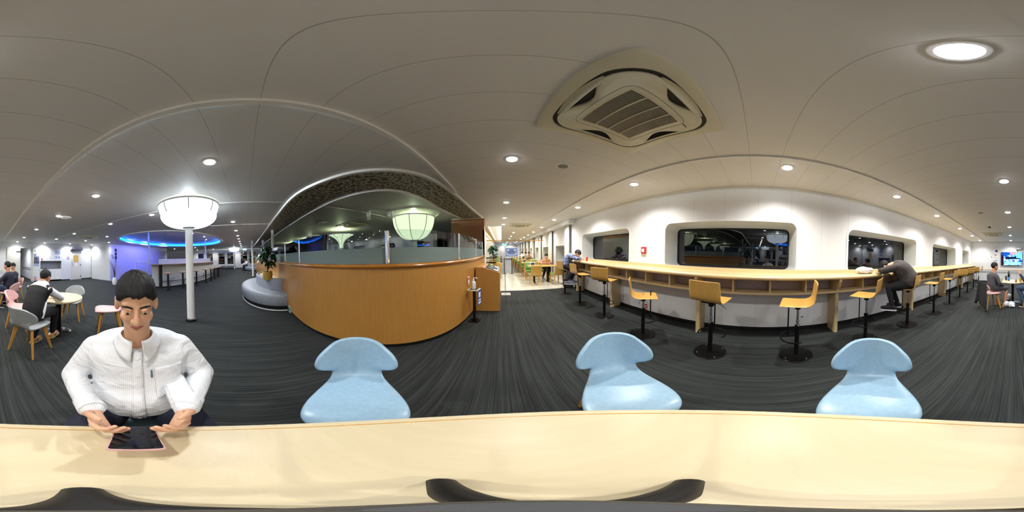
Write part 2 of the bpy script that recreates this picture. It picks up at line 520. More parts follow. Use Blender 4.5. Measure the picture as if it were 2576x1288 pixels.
struct('floor', MB().box(-21.2, 3.2, -16, 5.4, -.08, 0), MAT['carpet'])
struct('floor_dining', MB().box(-1.9, 3.2, 5.4, 9.9, -.08, 0), MAT['whitetile'])
struct('floor_dining', MB().box(-1.9, 3.2, 9.9, 27.5, -.08, 0), MAT['darktile'])
struct('floor_lounge', MB().box(-21.2, -1.9, 5.4, 10, -.08, 0), MAT['carpet'])
struct('trim_1', MB().box(-.55, 2.66, 5.385, 5.415, 0, .006), MAT['alu'])

# ------------------------------------------------------------------ ceiling with the cove over the bar
RC = (-9.7, -4.3); RA = 4.2; RB = 2.75
def superell(k=1.0, n=64, da=0):
    out = []
    for i in range(n):
        a = 2 * PI * i / n; c = math.cos(a); s_ = math.sin(a); e = 2 / 2.25
        out.append((RC[0] + (RA + da) * math.copysign(abs(c) ** e, c), RC[1] + (RB + da) * math.copysign(abs(s_) ** e, s_)))
    return out
RING = superell()
DREC = rect(-.62, .04, 7.65, 19.4)
cl = flat(rect(-21.2, 3.2, -16, 27.5), CEIL, [RING[::-1], DREC[::-1]])
struct('ceiling', cl, MAT['ceiling'])
struct('ceiling_recess', flat(superell(da=.02), CEIL + .22), MAT['ceiling'])
b = MB(); b.box(-.62, .04, 7.65, 19.4, CEIL + .22, CEIL + .25); b.box(-.64, -.62, 7.63, 19.42, CEIL, CEIL + .25); b.box(.04, .06, 7.63, 19.42, CEIL, CEIL + .25); b.box(-.62, .04, 7.63, 7.65, CEIL, CEIL + .25); b.box(-.62, .04, 19.4, 19.42, CEIL, CEIL + .25)
struct('ceiling_cove', b, MAT['white'])
t = thing('cove_strip_light', 'long warm strip light in the ceiling cove along the dining hall wall', 'light', (.02, 13.5, CEIL + .1))
obj('strip', MB().box(-.012, .012, -5.8, 5.8, -.05, .06), MAT['covewarm'], t)

t = thing('cove_light', 'oval ceiling cove over the bar with glowing blue light strip', 'light', (0, 0, CEIL))
obj('cove_rim', MB().sweep(superell(da=.0), [(-.0, -.03), (.13, -.03), (.16, 0), (0, .0)], closed=True), MAT['white'], t)
obj('light_strip', MB().sweep(superell(da=-.01), [(0, .035), (.012, .035), (.012, .15), (0, .15)], closed=True), MAT['blueled'], t)
obj('cove_side', MB().sweep(superell(da=.004), [(0, 0), (.012, 0), (.012, .22), (0, .22)], closed=True), MAT['white'], t)

for cx_, cy_, en in [(-8.2, -6.2, 60), (-10.0, -6.55, 70), (-12.2, -6.3, 60)]:
    ld = bpy.data.lights.new('cove_glow', 'SPOT'); ld.spot_size = math.radians(125); ld.spot_blend = .6; ld.energy = en; ld.color = (.22, .2, 1.0); ld.shadow_soft_size = .15
    lo = bpy.data.objects.new('cove_glow', ld); COL.objects.link(lo); lo.location = (cx_, cy_, CEIL + .05); lo.rotation_euler = V((0, -1, -.75)).to_track_quat('-Z', 'Y').to_euler()
# long ceiling trims parallel to the window wall
struct('trim_2', MB().box(-.85, -.83, -10.16, 2.95, CEIL - .012, CEIL).box(-.83, -.79, -10.16, 2.95, CEIL - .035, CEIL), MAT['trim'])
struct('trim_3', MB().box(1.69, 1.70, -10.16, 26, CEIL - .022, CEIL).box(1.70, 1.735, -10.16, 26, CEIL - .008, CEIL), MAT['trim'])
struct('trim_4', MB().box(-3.335, -3.3, -10.16, .92, CEIL - .012, CEIL), MAT['trim'])
struct('trim_5', MB().box(-5.67, -5.63, -1.2, .92, CEIL - .012, CEIL), MAT['trim'])
struct('trim_6', MB().box(-3.35, -3.31, 1.75, 9.4, CEIL - .012, CEIL), MAT['trim'])
struct('trim_7', MB().box(-1.7, -.6, 5.56, 5.6, CEIL - .03, CEIL), MAT['trim'])

# ------------------------------------------------------------------ window wall
XW = 2.66
WINS = [('window_1', 2.66, 4.88), ('window_2', -.65, 1.68), ('window_3', -3.92, -1.66), ('window_4', -7.2, -4.93), ('window_5', -9.5, -8.25)]
def yz(poly, x): return [V((x, a, c)) for a, c in poly]
holes = []
for nm, y0, y1 in WINS:
    z0, z1 = 1.04, 1.885
    out = rrect(y0, y1, z0, z1, .13)
    inn = rrect(y0 + .045, y1 - .045, z0 + .03, z1 - .05, .1)
    holes.append(out)
    xg = 3.08
    w = struct(nm, MB().loft([yz(out, XW - .002), yz(inn, xg)], caps=False), MAT['reveal'])
    r1 = rrect(y0 - .045, y1 + .045, z0 - .045, z1 + .045, .17); r2 = rrect(y0 - .005, y1 + .005, z0 - .005, z1 + .005, .13)
    obj('window_frame', MB().loft([yz(r1, XW - .001), yz(r1, XW - .012), yz(r2, XW - .012), yz(r2, XW + .01)], caps=False), MAT['white'], w)
    i2 = rrect(y0 + .075, y1 - .075, z0 + .06, z1 - .08, .08)
    obj('gasket', MB().loft([yz(inn, xg - .012), yz(i2, xg - .012), yz(i2, xg + .02)], caps=False), MAT['rubber'], w)
    obj('pane', MB().add(yz(inn, xg + .004), [tuple(range(len(inn)))]), MAT['night'], w)
def wallface(y0, y1, holes, x):
    loops = [[V((x, a, c)) for a, c in rect(y0, y1, 0, CEIL)]] + [[V((x, a, c)) for a, c in h[::-1]] for h in holes]
    tri = tessellate_polygon([[V((p.y, p.z, 0)) for p in l] for l in loops]); pts = [p for l in loops for p in l]
    return MB().add(pts, tri)
struct('wall_east', wallface(-10.16, 5.75, holes, XW), MAT['wallpanel'])
struct('baseboard_east', MB().box(XW - .012, XW, -10.16, 5.4, 0, .075), MAT['rubber'])
struct('trim_8', MB().box(XW - .02, XW, -10.16, 5.1, CEIL - .025, CEIL), MAT['trim'])

# dining hall side windows behind roller blinds and curtains
dh = []; DW = []
for k in range(7):
    yc = 7.05 + 2.35 * k; DW.append(yc)
    dh.append(rrect(yc - .56, yc + .56, .7, 1.6, .05, 2))
struct('wall_dining_east', wallface(5.75, 27, dh, XW), MAT['wall'])
for k, (yc, h) in enumerate(zip(DW, dh)):
    inn = rrect(yc - .52, yc + .52, .76, 1.55, .05, 2)
    w = struct('window_%d' % (6 + k), MB().loft([yz(h, XW), yz(inn, 3.1)], caps=False), MAT['reveal'])
    obj('pane', MB().add(yz(inn, 3.1), [tuple(range(len(inn)))]), MAT['night'], w)
    ordw = ['nearest', 'second', 'third', 'fourth', 'fifth', 'sixth', 'farthest'][k]
    t = thing('roller_blind', 'cream roller blind half lowered over the %s dining hall window from the carpet' % ordw, 'blind', (2.635, yc, 2.38), 0, 'roller blinds of the dining hall')
    obj('blind_sheet', MB().box(-.004, .004, -.6, .6, -.78, 0), MAT['wall'], t); obj('bottom_bar', MB().box(-.01, .01, -.6, .6, -.8, -.78), MAT['white'], t)
curt = noisy('cream_curtain', 'e2ddd0', 'ece8de', 12, .9)
def curtain_mb(wd):
    def fn(u, v):
        y = (u - .5) * wd; x = .035 * math.sin(u * wd / .07 * PI) * (.6 + .4 * (1 - v))
        return V((x, y, v * 2.33 + .03))
    return MB().grid(fn, 40, 3)
cm = None
for k in range(8):
    yc = 5.95 + 2.35 * k - (0.0 if k else -.06)
    nm = ['nearest to the carpet', 'second from the carpet', 'third from the carpet', 'fourth from the carpet', 'fifth from the carpet', 'sixth from the carpet', 'seventh from the carpet', 'at the far end'][k]
    o = obj('curtain', curtain_mb(.62 if k else .4), curt, solid=.006, angle=80)
    o.location = (2.55, yc - .05, 0)
    tag(o, 'full-length cream curtain between the dining hall windows, %s' % nm, 'curtain', 'dining hall curtains')
struct('trim_9', MB().box(2.36, 2.66, 5.35, 27, 2.37, CEIL), MAT['wall'])

# ------------------------------------------------------------------ other walls
YE = -10.16
# south wall with a doorway into a corridor
DX0, DX1, DZ = -2.8, -1.98, 2.17
loops = [[(2.66, 0), (2.66, CEIL), (-8.1, CEIL), (-8.1, 0), (DX0, 0), (DX0, DZ), (DX1, DZ), (DX1, 0)]]
niche = rect(-4.82, -3.32, .85, 1.36)
L2 = [[V((x, z, 0)) for x, z in loops[0]], [V((x, z, 0)) for x, z in niche[::-1]]]
tri = tessellate_polygon(L2); pts = [V((p.x, YE, p.y)) for l in L2 for p in l]
struct('wall_south', MB().add(pts, tri), MAT['wall'])
b = MB().box(DX1, 2.66, YE, YE + .012, 0, .07); b.box(-5.5, DX0 - .02, YE, YE + .012, 0, .07); b.box(-8.1, -6.45, YE, YE + .012, 0, .07)
struct('baseboard_south', b, MAT['rubber'])
# corridor beyond the doorway
b = MB().box(-3.05, -3.03, YE - 5.8, YE - .02, 0, CEIL); b.box(-3.05, -1.4, YE - 5.82, YE - 5.8, 0, CEIL); b.box(-1.42, -1.4, YE - 5.8, YE - .02, 0, CEIL)
struct('wall_corridor', b, MAT['wall'])
struct('wall_southwest', MB().box(-8.12, -8.1, -16, YE, 0, CEIL), MAT['wall'])
struct('wall_bar', MB().box(-15.4, -7.35, -10.1, -8.0, 0, CEIL), MAT['wall'])
b = MB().box(-21.2, -15.4, -14.2, -14, 0, CEIL)
struct('wall_west_south', b, MAT['wall'])
# west wall with tall windows
XWW = -20.9
ww = [(-3.45, -2.62), (-2.3, -1.5), (-.55, .3), (.6, 1.4), (-6.2, -5.4), (-5.0, -4.2)]
loops = [rect(-14, 10, 0, CEIL)] + [rect(a, c, .56, 2.08) for a, c in ww]
L2 = [[V((x, z, 0)) for x, z in loops[0]]] + [[V((x, z, 0)) for x, z in l[::-1]] for l in loops[1:]]
tri = tessellate_polygon(L2); pts = [V((XWW, p.x, p.y)) for l in L2 for p in l]
struct('wall_west', MB().add(pts, tri), MAT['wall'])
for k, (a, c) in enumerate(ww):
    w = struct('window_%d' % (13 + k), MB().loft([[V((XWW, y, z)) for y, z in rect(a, c, .56, 2.08)], [V((XWW - .12, y, z)) for y, z in rect(a + .02, c - .02, .58, 2.06)]], caps=False), MAT['white'])
    obj('pane', MB().box(XWW - .13, XWW - .12, a, c, .56, 2.08), MAT['night'], w)
struct('baseboard_west', MB().box(XWW, XWW + .012, -14, 1.0, 0, .08), MAT['rubber'])
struct('wall_north', MB().box(-21.2, -.95, 9.5, 9.6, 0, CEIL), MAT['wall'])
for k, (a, c) in enumerate([(-3.6, -1.95), (-5.8, -4.4), (-8.6, -7.2), (-12, -10.4)]):
    w = struct('window_%d' % (19 + k), MB().loft([[V((x, 9.497, z)) for x, z in rrect(a - .04, c + .04, 1.06, 2.14, .14)], [V((x, 9.47, z)) for x, z in rrect(a - .04, c + .04, 1.06, 2.14, .14)], [V((x, 9.47, z)) for x, z in rrect(a, c, 1.1, 2.1, .12)]], caps=False), MAT['white'])
    obj('pane', MB().add([V((x, 9.485, z)) for x, z in rrect(a, c, 1.1, 2.1, .12)], [tuple(range(28))]), MAT['night'], w)
struct('wall_dining_west', MB().box(-.95, -.86, 6.0, 27, 0, CEIL), MAT['wall'])
struct('wall_dining_north', MB().box(-1, 3.2, 26.5, 26.6, 0, CEIL), MAT['wall'])
b = MB().box(-.86, -.82, 6.2, 19, 2.26, 2.32).box(-.86, -.83, 6.2, 19, 2.32, 2.5)
struct('trim_11', b, MAT['legwood'])
struct('trim_12', MB().box(-.86, 2.66, 9.93, 9.99, 1.98, 2.03), MAT['legwood'])
struct('door_1', MB().box(-.62, -.56, 5.62, 6.02, 0, 2.1), MAT['wall'])
struct('wall_pillar', MB().box(-1.75, -.57, 5.62, 6.0, 0, CEIL), MAT['pillarwood'])

# ------------------------------------------------------------------ curved lounge partition
PP = [(-17.2, .98), (-12, .98), (-8, .98), (-4.2, .98), (-2.95, .985), (-2.35, 1.06), (-1.82, 1.25), (-1.36, 1.53), (-1.02, 1.88), (-.79, 2.3), (-.65, 2.85), (-.585, 3.5), (-.57, 4.4), (-.57, 5.62)]
PATH = spline(PP, 8)
def off(path, d): return [(p[0] + n[0] * d, p[1] + n[1] * d) for p, n in zip(path, normals(path))]
lw = struct('wall_lounge', MB().sweep(PATH, [(-.1, .07), (0, .07), (0, 1.16), (-.1, 1.16)]), MAT['podwood'])
obj('kick_strip', MB().sweep(PATH, [(-.08, 0), (-.03, 0), (-.03, .07), (-.08, .07)]), MAT['rubber'], lw)
rp = [(-.115, 1.155), (.012, 1.155), (.026, 1.168), (.03, 1.185), (.022, 1.2), (.005, 1.21), (-.1, 1.21), (-.115, 1.2)]
obj('cap_rail', MB().sweep(PATH, rp), MAT['podrail'], lw)
GP = off(PATH, -.045)
def gpt(pred):
    return min(range(len(GP)), key=lambda i: pred(GP[i]))
posts = [gpt(lambda p, x=x: abs(p[0] - x) + (0 if p[1] < 1.3 else 9)) for x in (-12, -8.0, -5.6, -4.1, -3.0)] + [gpt(lambda p: abs(p[0] + 1.33) + abs(p[1] - 1.56)), gpt(lambda p: abs(p[1] - 2.75) + (0 if p[0] > -1 else 9)), gpt(lambda p: abs(p[1] - 4.0) + (0 if p[0] > -1 else 9)), len(GP) - 3]
gs = thing('glass_screen', 'curved glass screen with frosted lower band standing on the wooden lounge partition', 'screen', (0, 0, 0))
cuts = [0] + posts + [len(GP) - 1]
for a, c in zip(cuts[:-1], cuts[1:]):
    if c - a < 1: continue
    seg = GP[a:c + 1]
    p = obj('glass_panel', MB().sweep(seg, [(-.004, 1.42), (.004, 1.42), (.004, 1.655), (-.004, 1.655)]), MAT['glass'], gs)
    obj('frosted_band', MB().sweep(seg, [(-.004, 1.214), (.004, 1.214), (.004, 1.42), (-.004, 1.42)]), MAT['frost'], p)
for i in posts:
    p = GP[i]; big = abs(p[0] + 1.33) < .25
    obj('post', MB().lathe([(.034 if big else .02, 1.2125), (.034 if big else .02, 1.635 if big else 1.66)], 20, (p[0], p[1], 0)), MAT['chrome'], gs)

# leaf-papered soffit following the partition
OUT = spline([(-17.2, .95), (-8.4, .95), (-4, .93), (-2.74, .97), (-1.87, 1.24), (-1.37, 1.57), (-1.05, 2.03), (-.9, 2.85), (-.77, 4.3), (-.62, 5.6)], 10)
INN = spline([(-17.2, 1.6), (-8.4, 1.6), (-4.76, 1.64), (-3.43, 1.69), (-2.57, 1.78), (-1.84, 2.1), (-1.55, 2.66), (-1.5, 4.0), (-1.38, 5.0), (-1.3, 5.6)], 10)
m = min(len(OUT), len(INN))
fs = [(i, i + 1, m + i + 1, m + i) for i in range(m - 1)]
struct('ceiling_soffit', MB().add([(x, y, CEIL - .012) for x, y in OUT[:m]] + [(x, y, CEIL - .012) for x, y in INN[:m]], fs), MAT['leafpaper'])
struct('trim_13', MB().sweep(OUT, [(-.015, CEIL - .035), (.035, CEIL - .035), (.045, CEIL), (-.015, CEIL)]), MAT['trim'])
struct('trim_14', MB().sweep(INN, [(-.05, CEIL - .05), (.0, CEIL - .05), (.012, CEIL), (-.05, CEIL)]), MAT['trim'])

# ------------------------------------------------------------------ downlights
ORD = ['first', 'second', 'third', 'fourth', 'fifth', 'sixth', 'seventh', 'eighth', 'ninth', 'tenth', 'eleventh', 'twelfth']
proto_dl = None
def downlight(x, y, label, power=38, color=(1, .97, .93), z=CEIL, group='recessed ceiling downlights', size=150):
    global proto_dl
    if proto_dl is None:
        t = thing('ceiling_downlight', label, 'light', (x, y, z), 0, group)
        obj('trim_ring', MB().lathe([(.06, -.001), (.062, -.007), (.078, -.005), (.082, 0), (.06, 0)], 24, caps=False), MAT['white'], t)
        obj('diffuser', MB().lathe([(0, -.02), (.02, -.019), (.04, -.015), (.054, -.009), (.0605, -.003)], 24, caps=False), MAT['downlight'], t)
        proto_dl = t
    else:
        t = dup(proto_dl, (x, y, z), 0, label, group)
    ld = bpy.data.lights.new('downlight_beam', 'SPOT'); ld.energy = power; ld.color = color; ld.spot_size = math.radians(size); ld.spot_blend = .8; ld.shadow_soft_size = .05
    lo = bpy.data.objects.new('downlight_beam', ld); COL.objects.link(lo); lo.location = (x, y, z - .035)
    return t
COOL = (.93, .96, 1.0); NEU = (1, .975, .94); WARM = (1, .93, .80)
for k, y in enumerate([5.775, 3.835, 1.855, -.33, -2.21, -3.82, -5.7, -7.55, -9.35]):
    downlight(1.95, y, 'round ceiling downlight over the window counter, %s in that row from the dining hall' % ORD[k], 56 if y > -9 else 52, NEU)
for k, y in enumerate([5.68, 3.813, 1.853, -.327, -2.217, -3.838, -5.6, -7.5, -9.45]):
    downlight(.135, y, 'round ceiling downlight in the row over the camera table, %s counted from the dining hall' % ORD[k], 17 if k == 3 else (50 if k == 8 else 40), NEU)
for k, y in enumerate([-.344, -2.209, -3.761, -5.716, -7.84, -9.72]):
    downlight(-1.71, y, 'round ceiling downlight over the round tables, %s in its row from the leaf soffit' % ORD[k], 48 if k == 5 else 42, COOL)
for k, y in enumerate([-2.217, -3.753, -6.02, -7.92, -9.8]):
    downlight(-3.48, y, 'round ceiling downlight, %s in its row from the lit mushroom column to the wall sink' % ORD[k], 48 if k == 4 else 42, COOL)
for k, (x, y) in enumerate([(-5.22, -5.88), (-5.27, -7.81), (-5.31, -9.78), (-7.04, -9.63), (-7.0, -7.7)]):  # last lamp is an arbitrary addition that lights the sign end of wall_bar
    downlight(x, y, 'round ceiling downlight, %s counted from the blue bar cove towards the poster wall' % ORD[k], 46 if k in (2, 3) else (22 if k == 4 else 42), COOL)
for k, x in enumerate([-5.19, -6.93, -8.58, -9.95, -11.53, -13.3, -15.2, -17.2]):
    downlight(x, -.35, 'round ceiling downlight over the sofa aisle, %s in that row from the nearby sofa' % ORD[k], 52, COOL)
for k, (x, y) in enumerate([(-7.0, -3.5), (-8.3, -2.75), (-9.9, -2.5), (-11.4, -2.75)]):
    downlight(x, y, 'round downlight inside the oval bar cove, %s along the bar from its near end' % ORD[k], 9, (.85, .85, 1), CEIL + .22)
for k, (x, y) in enumerate([(-15.9, -5), (-16.3, -7.5), (-17.5, -9.5), (-17.5, -12.9), (-19.2, -12.9), (-20, -6), (-20, -3.9), (-20, -1)]):
    downlight(x, y, 'round ceiling downlight beyond the bar by the far windows, %s counted from the bar' % ORD[k], 45, NEU)
for k, (x, y) in enumerate([(-5.6, 8.9), (-7.2, 8.9), (-9.6, 8.9), (-11.5, 8.9)]):
    downlight(x, y, 'small downlight washing the back wall of the dim lounge, %s from the wooden pillar' % ORD[k], 9, NEU, size=70)
for k, y in enumerate([7.84, 9.9, 11.9, 13.9, 16, 18.2, 20.5, 23]):
    downlight(2.0, y, 'round ceiling downlight by the curtains of the dining hall, %s from the carpet edge' % ORD[k], 50, WARM)
for k, (x, y) in enumerate([(.12, 7.1), (.81, 10.3), (.81, 12.8), (.81, 15.4), (.81, 18), (.81, 21), (.81, 24), (.3, 25.9), (1.5, 25.9)]):  # final pair is made up, added to brighten the far end wall
    downlight(x, y, 'round ceiling downlight along the middle of the dining hall, %s from the carpet edge' % ORD[k], 40, WARM)
downlight(-2.3, YE - 2, 'added unseen downlight that brightens the corridor behind the open doorway', 70, COOL)  # unseen lamp added so the corridor does not stay dark

# ------------------------------------------------------------------ columns with glowing bowls
def bowl_lamp(x, y, label, kind, r_pole=.08, zb=2.03, zt=2.475, R=.63, mat='lampwhite', pole='white', group='columns with lit shades'):
    t = thing('column_lamp', label, 'lamp', (x, y, 0), 0, group)
    obj('column', MB().lathe([(r_pole, .055), (r_pole, zb - .01)], 28), MAT[pole], t)
    obj('base_ring', MB().lathe([(r_pole + .035, 0), (r_pole + .035, .05), (r_pole + .02, .06), (0, .06)], 28), MAT['rubber'], t)
    n = 8; H = zt - zb
    sh = MB()
    if kind == 'bowl':
        prof = [(r_pole + .03 + (R - r_pole - .03) * math.sin(k / 12 * PI / 2), zb + .0 + H * (1 - math.cos(k / 12 * PI / 2))) for k in range(13)]
    else:
        prof = [(r_pole + .03 + (R - r_pole - .03) * (k / 14) ** 2.3, zb + H * (k / 14) ** .8) for k in range(15)]
    if kind == 'bowl':      # two tiers: an upper drum shade over a lower dish
        up = [(q, z) for q, z in prof]
    sh.lathe(prof, 48, caps=False)
    obj('shade', sh, MAT[mat], t, solid=.004)
    for k in range(n):
        a = 2 * PI * k / n + .35
        rb = MB().tube([((q + .006) * math.cos(a), (q + .006) * math.sin(a), z) for q, z in prof], .008, 6)
        obj('rib', rb, MAT['grille_rib'], t)
    obj('collar', MB().lathe([(r_pole, zb - .03), (r_pole + .05, zb - .02), (r_pole + .05, zb + .005), (r_pole, zb + .01)], 28), MAT['alu'], t)
    obj('top_ring', MB().lathe([(R - .005, zt - .02), (R + .025, zt - .02), (R + .03, zt + .01), (R - .005, zt + .01)], 48), MAT['trim'], t)
    if kind == 'bowl' and mat == 'lampwhite':
        low = [(r_pole + .03 + (R - .09 - r_pole - .03) * math.sin(k / 12 * PI / 2), zb - .012 + H * .55 * (1 - math.cos(k / 12 * PI / 2))) for k in range(13)]
        obj('lower_dish', MB().lathe([(q + .05, z) for q, z in low], 48, caps=False), MAT[mat], t, solid=.003)
    ld = bpy.data.lights.new('bowl_glow', 'POINT'); ld.energy = 85 if mat == 'lampwhite' else 9; ld.color = (.85, .94, 1) if mat == 'lampwhite' else (.8, 1, .6); ld.shadow_soft_size = .015
    lo = bpy.data.objects.new('bowl_glow', ld); COL.objects.link(lo); lo.location = (x, y, zt + .026 if mat == 'lampwhite' else zt + .02)
    return t
MAT['grille_rib'] = M_('rib_metal', '6a7078', .4, .6)
bowl_lamp(-3.22, -1.14, 'white column with a big glowing bowl shade, nearest lamp to the man in white shirt', 'bowl')
bowl_lamp(-19.05, -1.25, 'small far white column with a glowing bowl shade before the dark west windows', 'bowl', zb=2.1)
bowl_lamp(-2.48, 4.22, 'greenish glowing bowl shade on a column behind the frosted glass, nearest in the lounge', 'bowl', .09, 1.73, 2.4, .62, 'lampgreen', 'white')
bowl_lamp(-6.22, 4.19, 'pale green trumpet shaped lamp behind the glass, nearest of the trumpet shades', 'trumpet', .06, 1.66, 2.27, .62, 'lampgreen', 'white')
bowl_lamp(-10.1, 4.3, 'pale green trumpet shaped lamp behind the glass, farther of the two trumpets', 'trumpet', .06, 1.62, 2.27, .62, 'lampgreen', 'white')
bowl_lamp(-13.6, 4.02, 'farthest pale green bowl lamp behind the glass, beyond both trumpet shades', 'bowl', .06, 1.7, 2.25, .62, 'lampgreen', 'white')
o = obj('ceiling_ring', MB().lathe([(.74, -.0), (.74, -.02), (.79, -.02), (.8, 0)], 56, caps=False), MAT['trim']); o.location = (-2.48, 4.22, CEIL)
tag(o, 'round ceiling ring around the nearest green bowl lamp in the lounge', 'ceiling ring')
# slim posts
for x, y, r, lb in [(-11.14, .52, .075, 'slim white floor-to-ceiling post on the carpet beyond the potted plant'), (-6.9, 1.2, .06, 'slim white post rising behind the partition right by the potted plant'), (-11.0, 1.25, .08, 'slim white post behind the partition, farther along than the potted plant')]:
    t = thing('post', lb, 'post', (x, y, 0))
    obj('shaft', MB().lathe([(r, .05), (r, CEIL)], 18), MAT['white'], t); obj('base_ring', MB().lathe([(r + .02, 0), (r + .02, .05), (r, .055)], 18), MAT['rubber'], t)
def face(fx, fy):            # rotation that turns local +Y to the given direction
    return math.atan2(fy, fx) - PI / 2

# ------------------------------------------------------------------ moulded lounge chairs
ROWS = [(.232, .418, .13), (.222, .442, .175), (.18, .455, .207), (.10, .457, .22), (.02, .452, .214), (-.06, .447, .198), (-.13, .444, .178), (-.19, .45, .16), (-.225, .472, .15), (-.248, .505, .15), (-.262, .54, .163), (-.274, .572, .212), (-.285, .605, .236), (-.295, .65, .236), (-.305, .69, .222), (-.313, .722, .19), (-.318, .742, .15), (-.319, .754, .105)]
def shell_mb():
    b = MB(); nu = 14; vs = []
    for y, z, w in ROWS:
        for i in range(nu + 1):
            u = 2 * i / nu - 1
            x = u * w
            back = max(0, min(1, (z - .47) / .1)) if y < -.2 else 0
            yy = y + back * .125 * (abs(x) / .22) ** 2
            zz = z - back * .028 * abs(u) ** 3 * (1 if w > .15 else .4)
            if not back: zz -= .014 * abs(u) ** 4; 
            vs.append((x, yy, zz))
    fs = [(j * (nu + 1) + i, j * (nu + 1) + i + 1, (j + 1) * (nu + 1) + i + 1, (j + 1) * (nu + 1) + i) for j in range(len(ROWS) - 1) for i in range(nu)]
    return b.add(vs, fs)
def lounge_leg(sx, sy):
    top = V((sx * .12, sy * .12 - .01, .435)); bot = V((sx * .205, sy * .205 - .01, 0))
    d = V((sx, sy, 0)).normalized(); e = V((-d.y, d.x, 0)); rings = []
    for t, a, c in ((0, .045, .017), (.25, .036, .016), (1, .017, .012)):
        p = top.lerp(bot, t)
        rings.append([p + d * a + e * c, p - d * a * .6 + e * c, p - d * a * .6 - e * c, p + d * a - e * c])
    return MB().loft(rings)
def lounge_chair(label, mat, loc, rz, group, chain=False):
    t = thing('lounge_chair', label, 'chair', loc, rz, group)
    obj('seat_shell', shell_mb(), MAT[mat], t, solid=.036, subsurf=2, angle=180)
    for sx in (-1, 1):
        for sy in (-1, 1): obj('leg', lounge_leg(sx, sy), MAT['legwood'], t, bevel=.004)
    obj('underframe', MB().box(-.13, .13, -.14, .12, .405, .43), MAT['legwood'], t)
    if chain:
        c = MB()
        for k in range(15):
            z = .41 - k * .026; cx = -.02 + .012 * math.sin(k * .9)
            pts = [(cx + (.008 * math.cos(a) if k % 2 else 0), .05 + (.008 * math.cos(a) if not k % 2 else 0), z + .017 * math.sin(a)) for a in [2 * PI * q / 10 for q in range(10)]]
            c.tube(pts, .0025, 5, closed=True)
        obj('security_chain', c, MAT['chrome'], t)
    return t
lounge_chair('sky blue moulded lounge chair across the table, facing the wooden lounge partition behind it', 'blue', (-.593, .447, 0), face(.76, -.65), 'blue chairs at the camera table')
lounge_chair('sky blue moulded lounge chair between table and air conditioner side, glossy sheen on its seat', 'blue', (.545, .555, 0), face(-.42, -.9), 'blue chairs at the camera table')
lounge_chair('sky blue moulded lounge chair at the table, on the side of the sleeping man', 'blue', (.585, -.52, 0), face(-.75, .66), 'blue chairs at the camera table')
lounge_chair('sky blue moulded lounge chair under the man in white shirt', 'blue', (-.63, -.50, 0), face(.78, .62), 'blue chairs at the camera table')
lounge_chair('grey moulded chair the boy in black tracksuit sits on, chain underneath', 'greyshell', (-.57, -2.17, 0), face(-.80, -.60), 'grey moulded chairs at the round table', True)
lounge_chair('empty grey moulded chair on the far side of the round table', 'greyshell', (-1.80, -3.20, 0), face(.75, .66), 'grey moulded chairs at the round table', True)
lounge_chair('pink moulded chair at the round table, half hidden behind the boy in tracksuit', 'pinkshell', (-.62, -3.12, 0), face(-.75, .5), 'pink moulded chairs', False)
lounge_chair('pink moulded chair seen beside the head of the man in white shirt', 'pinkshell', (-1.98, -2.22, 0), face(.80, -.60), 'pink moulded chairs', True)
lounge_chair('pink moulded chair under the man in navy sweater by the drinks table', 'pinkshell', (-.57, -4.60, 0), face(.80, -.60), 'pink moulded chairs', False)
lounge_chair('pink moulded chair with a black coat hung over its back, by the drinks table', 'pinkshell', (.60, -4.52, 0), face(-.82, -.57), 'pink moulded chairs', False)

# ------------------------------------------------------------------ round tables
def round_table(label, loc, R, top='lightwood'):
    t = thing('round_table', label, 'table', loc)
    pr = [(0, .7), (R - .012, .7), (R - .003, .696), (R, .688), (R, .676), (R - .006, .667), (R - .02, .662), (0, .662)]
    tp = obj('table_top', MB().lathe(pr, 72), MAT[top], t)
    obj('edge_band', MB().lathe([(R - .028, .7004), (R - .026, .7006), (R - .024, .7004)], 72, caps=False), MAT['legwood'], tp)
    obj('column', MB().box(-.04, .04, -.04, .04, .02, .66), MAT['black'], t, bevel=.004)
    obj('base_plate', MB().lathe([(0, .022), (.05, .022), (.22, .012), (.24, .006), (.24, 0), (0, 0)], 48), MAT['chrome'] if False else M_('polished_steel', '6c6e70', .15, 1), t)
    return t
round_table('round maple table with the camera tripod on it, where the man in white shirt sits', (.03, 0, 0), .425)
round_table('round maple table with black post where the boy in tracksuit leans', (-1.2, -2.66, 0), .43)
round_table('round maple table covered with bottle, cans and cups under the television', (0, -5.2, 0), .45)

# ------------------------------------------------------------------ window counter
t = thing('window_counter', 'long light maple counter fixed along the window wall with cubbies below', 'counter', (0, 0, 0))
Y0, Y1 = -9.9, 4.75
nose = [(2.62, 1.045), (2.275, 1.045), (2.25, 1.04), (2.237, 1.026), (2.235, 1.01), (2.24, .993), (2.255, .982), (2.28, .98), (2.62, .98)]
rings = [[(x, y, z) for x, z in nose] for y in (Y0, Y1)]
obj('worktop', MB().loft(rings), MAT['counterwood'], t)
obj('upstand', MB().box(2.62, 2.655, Y0, Y1, .98, 1.105), MAT['counterwood'], t)
obj('cubby_shelf', MB().box(2.35, 2.64, Y0 + .02, Y1 - .02, .745, .78), MAT['cubby'], t)
obj('back_panel', MB().box(2.63, 2.65, Y0 + .02, Y1 - .02, .78, .98), MAT['lilac'], t)
LEGY = [4.72, 2.95, .88, -1.29, -3.4, -5.45, -7.5, -9.6]
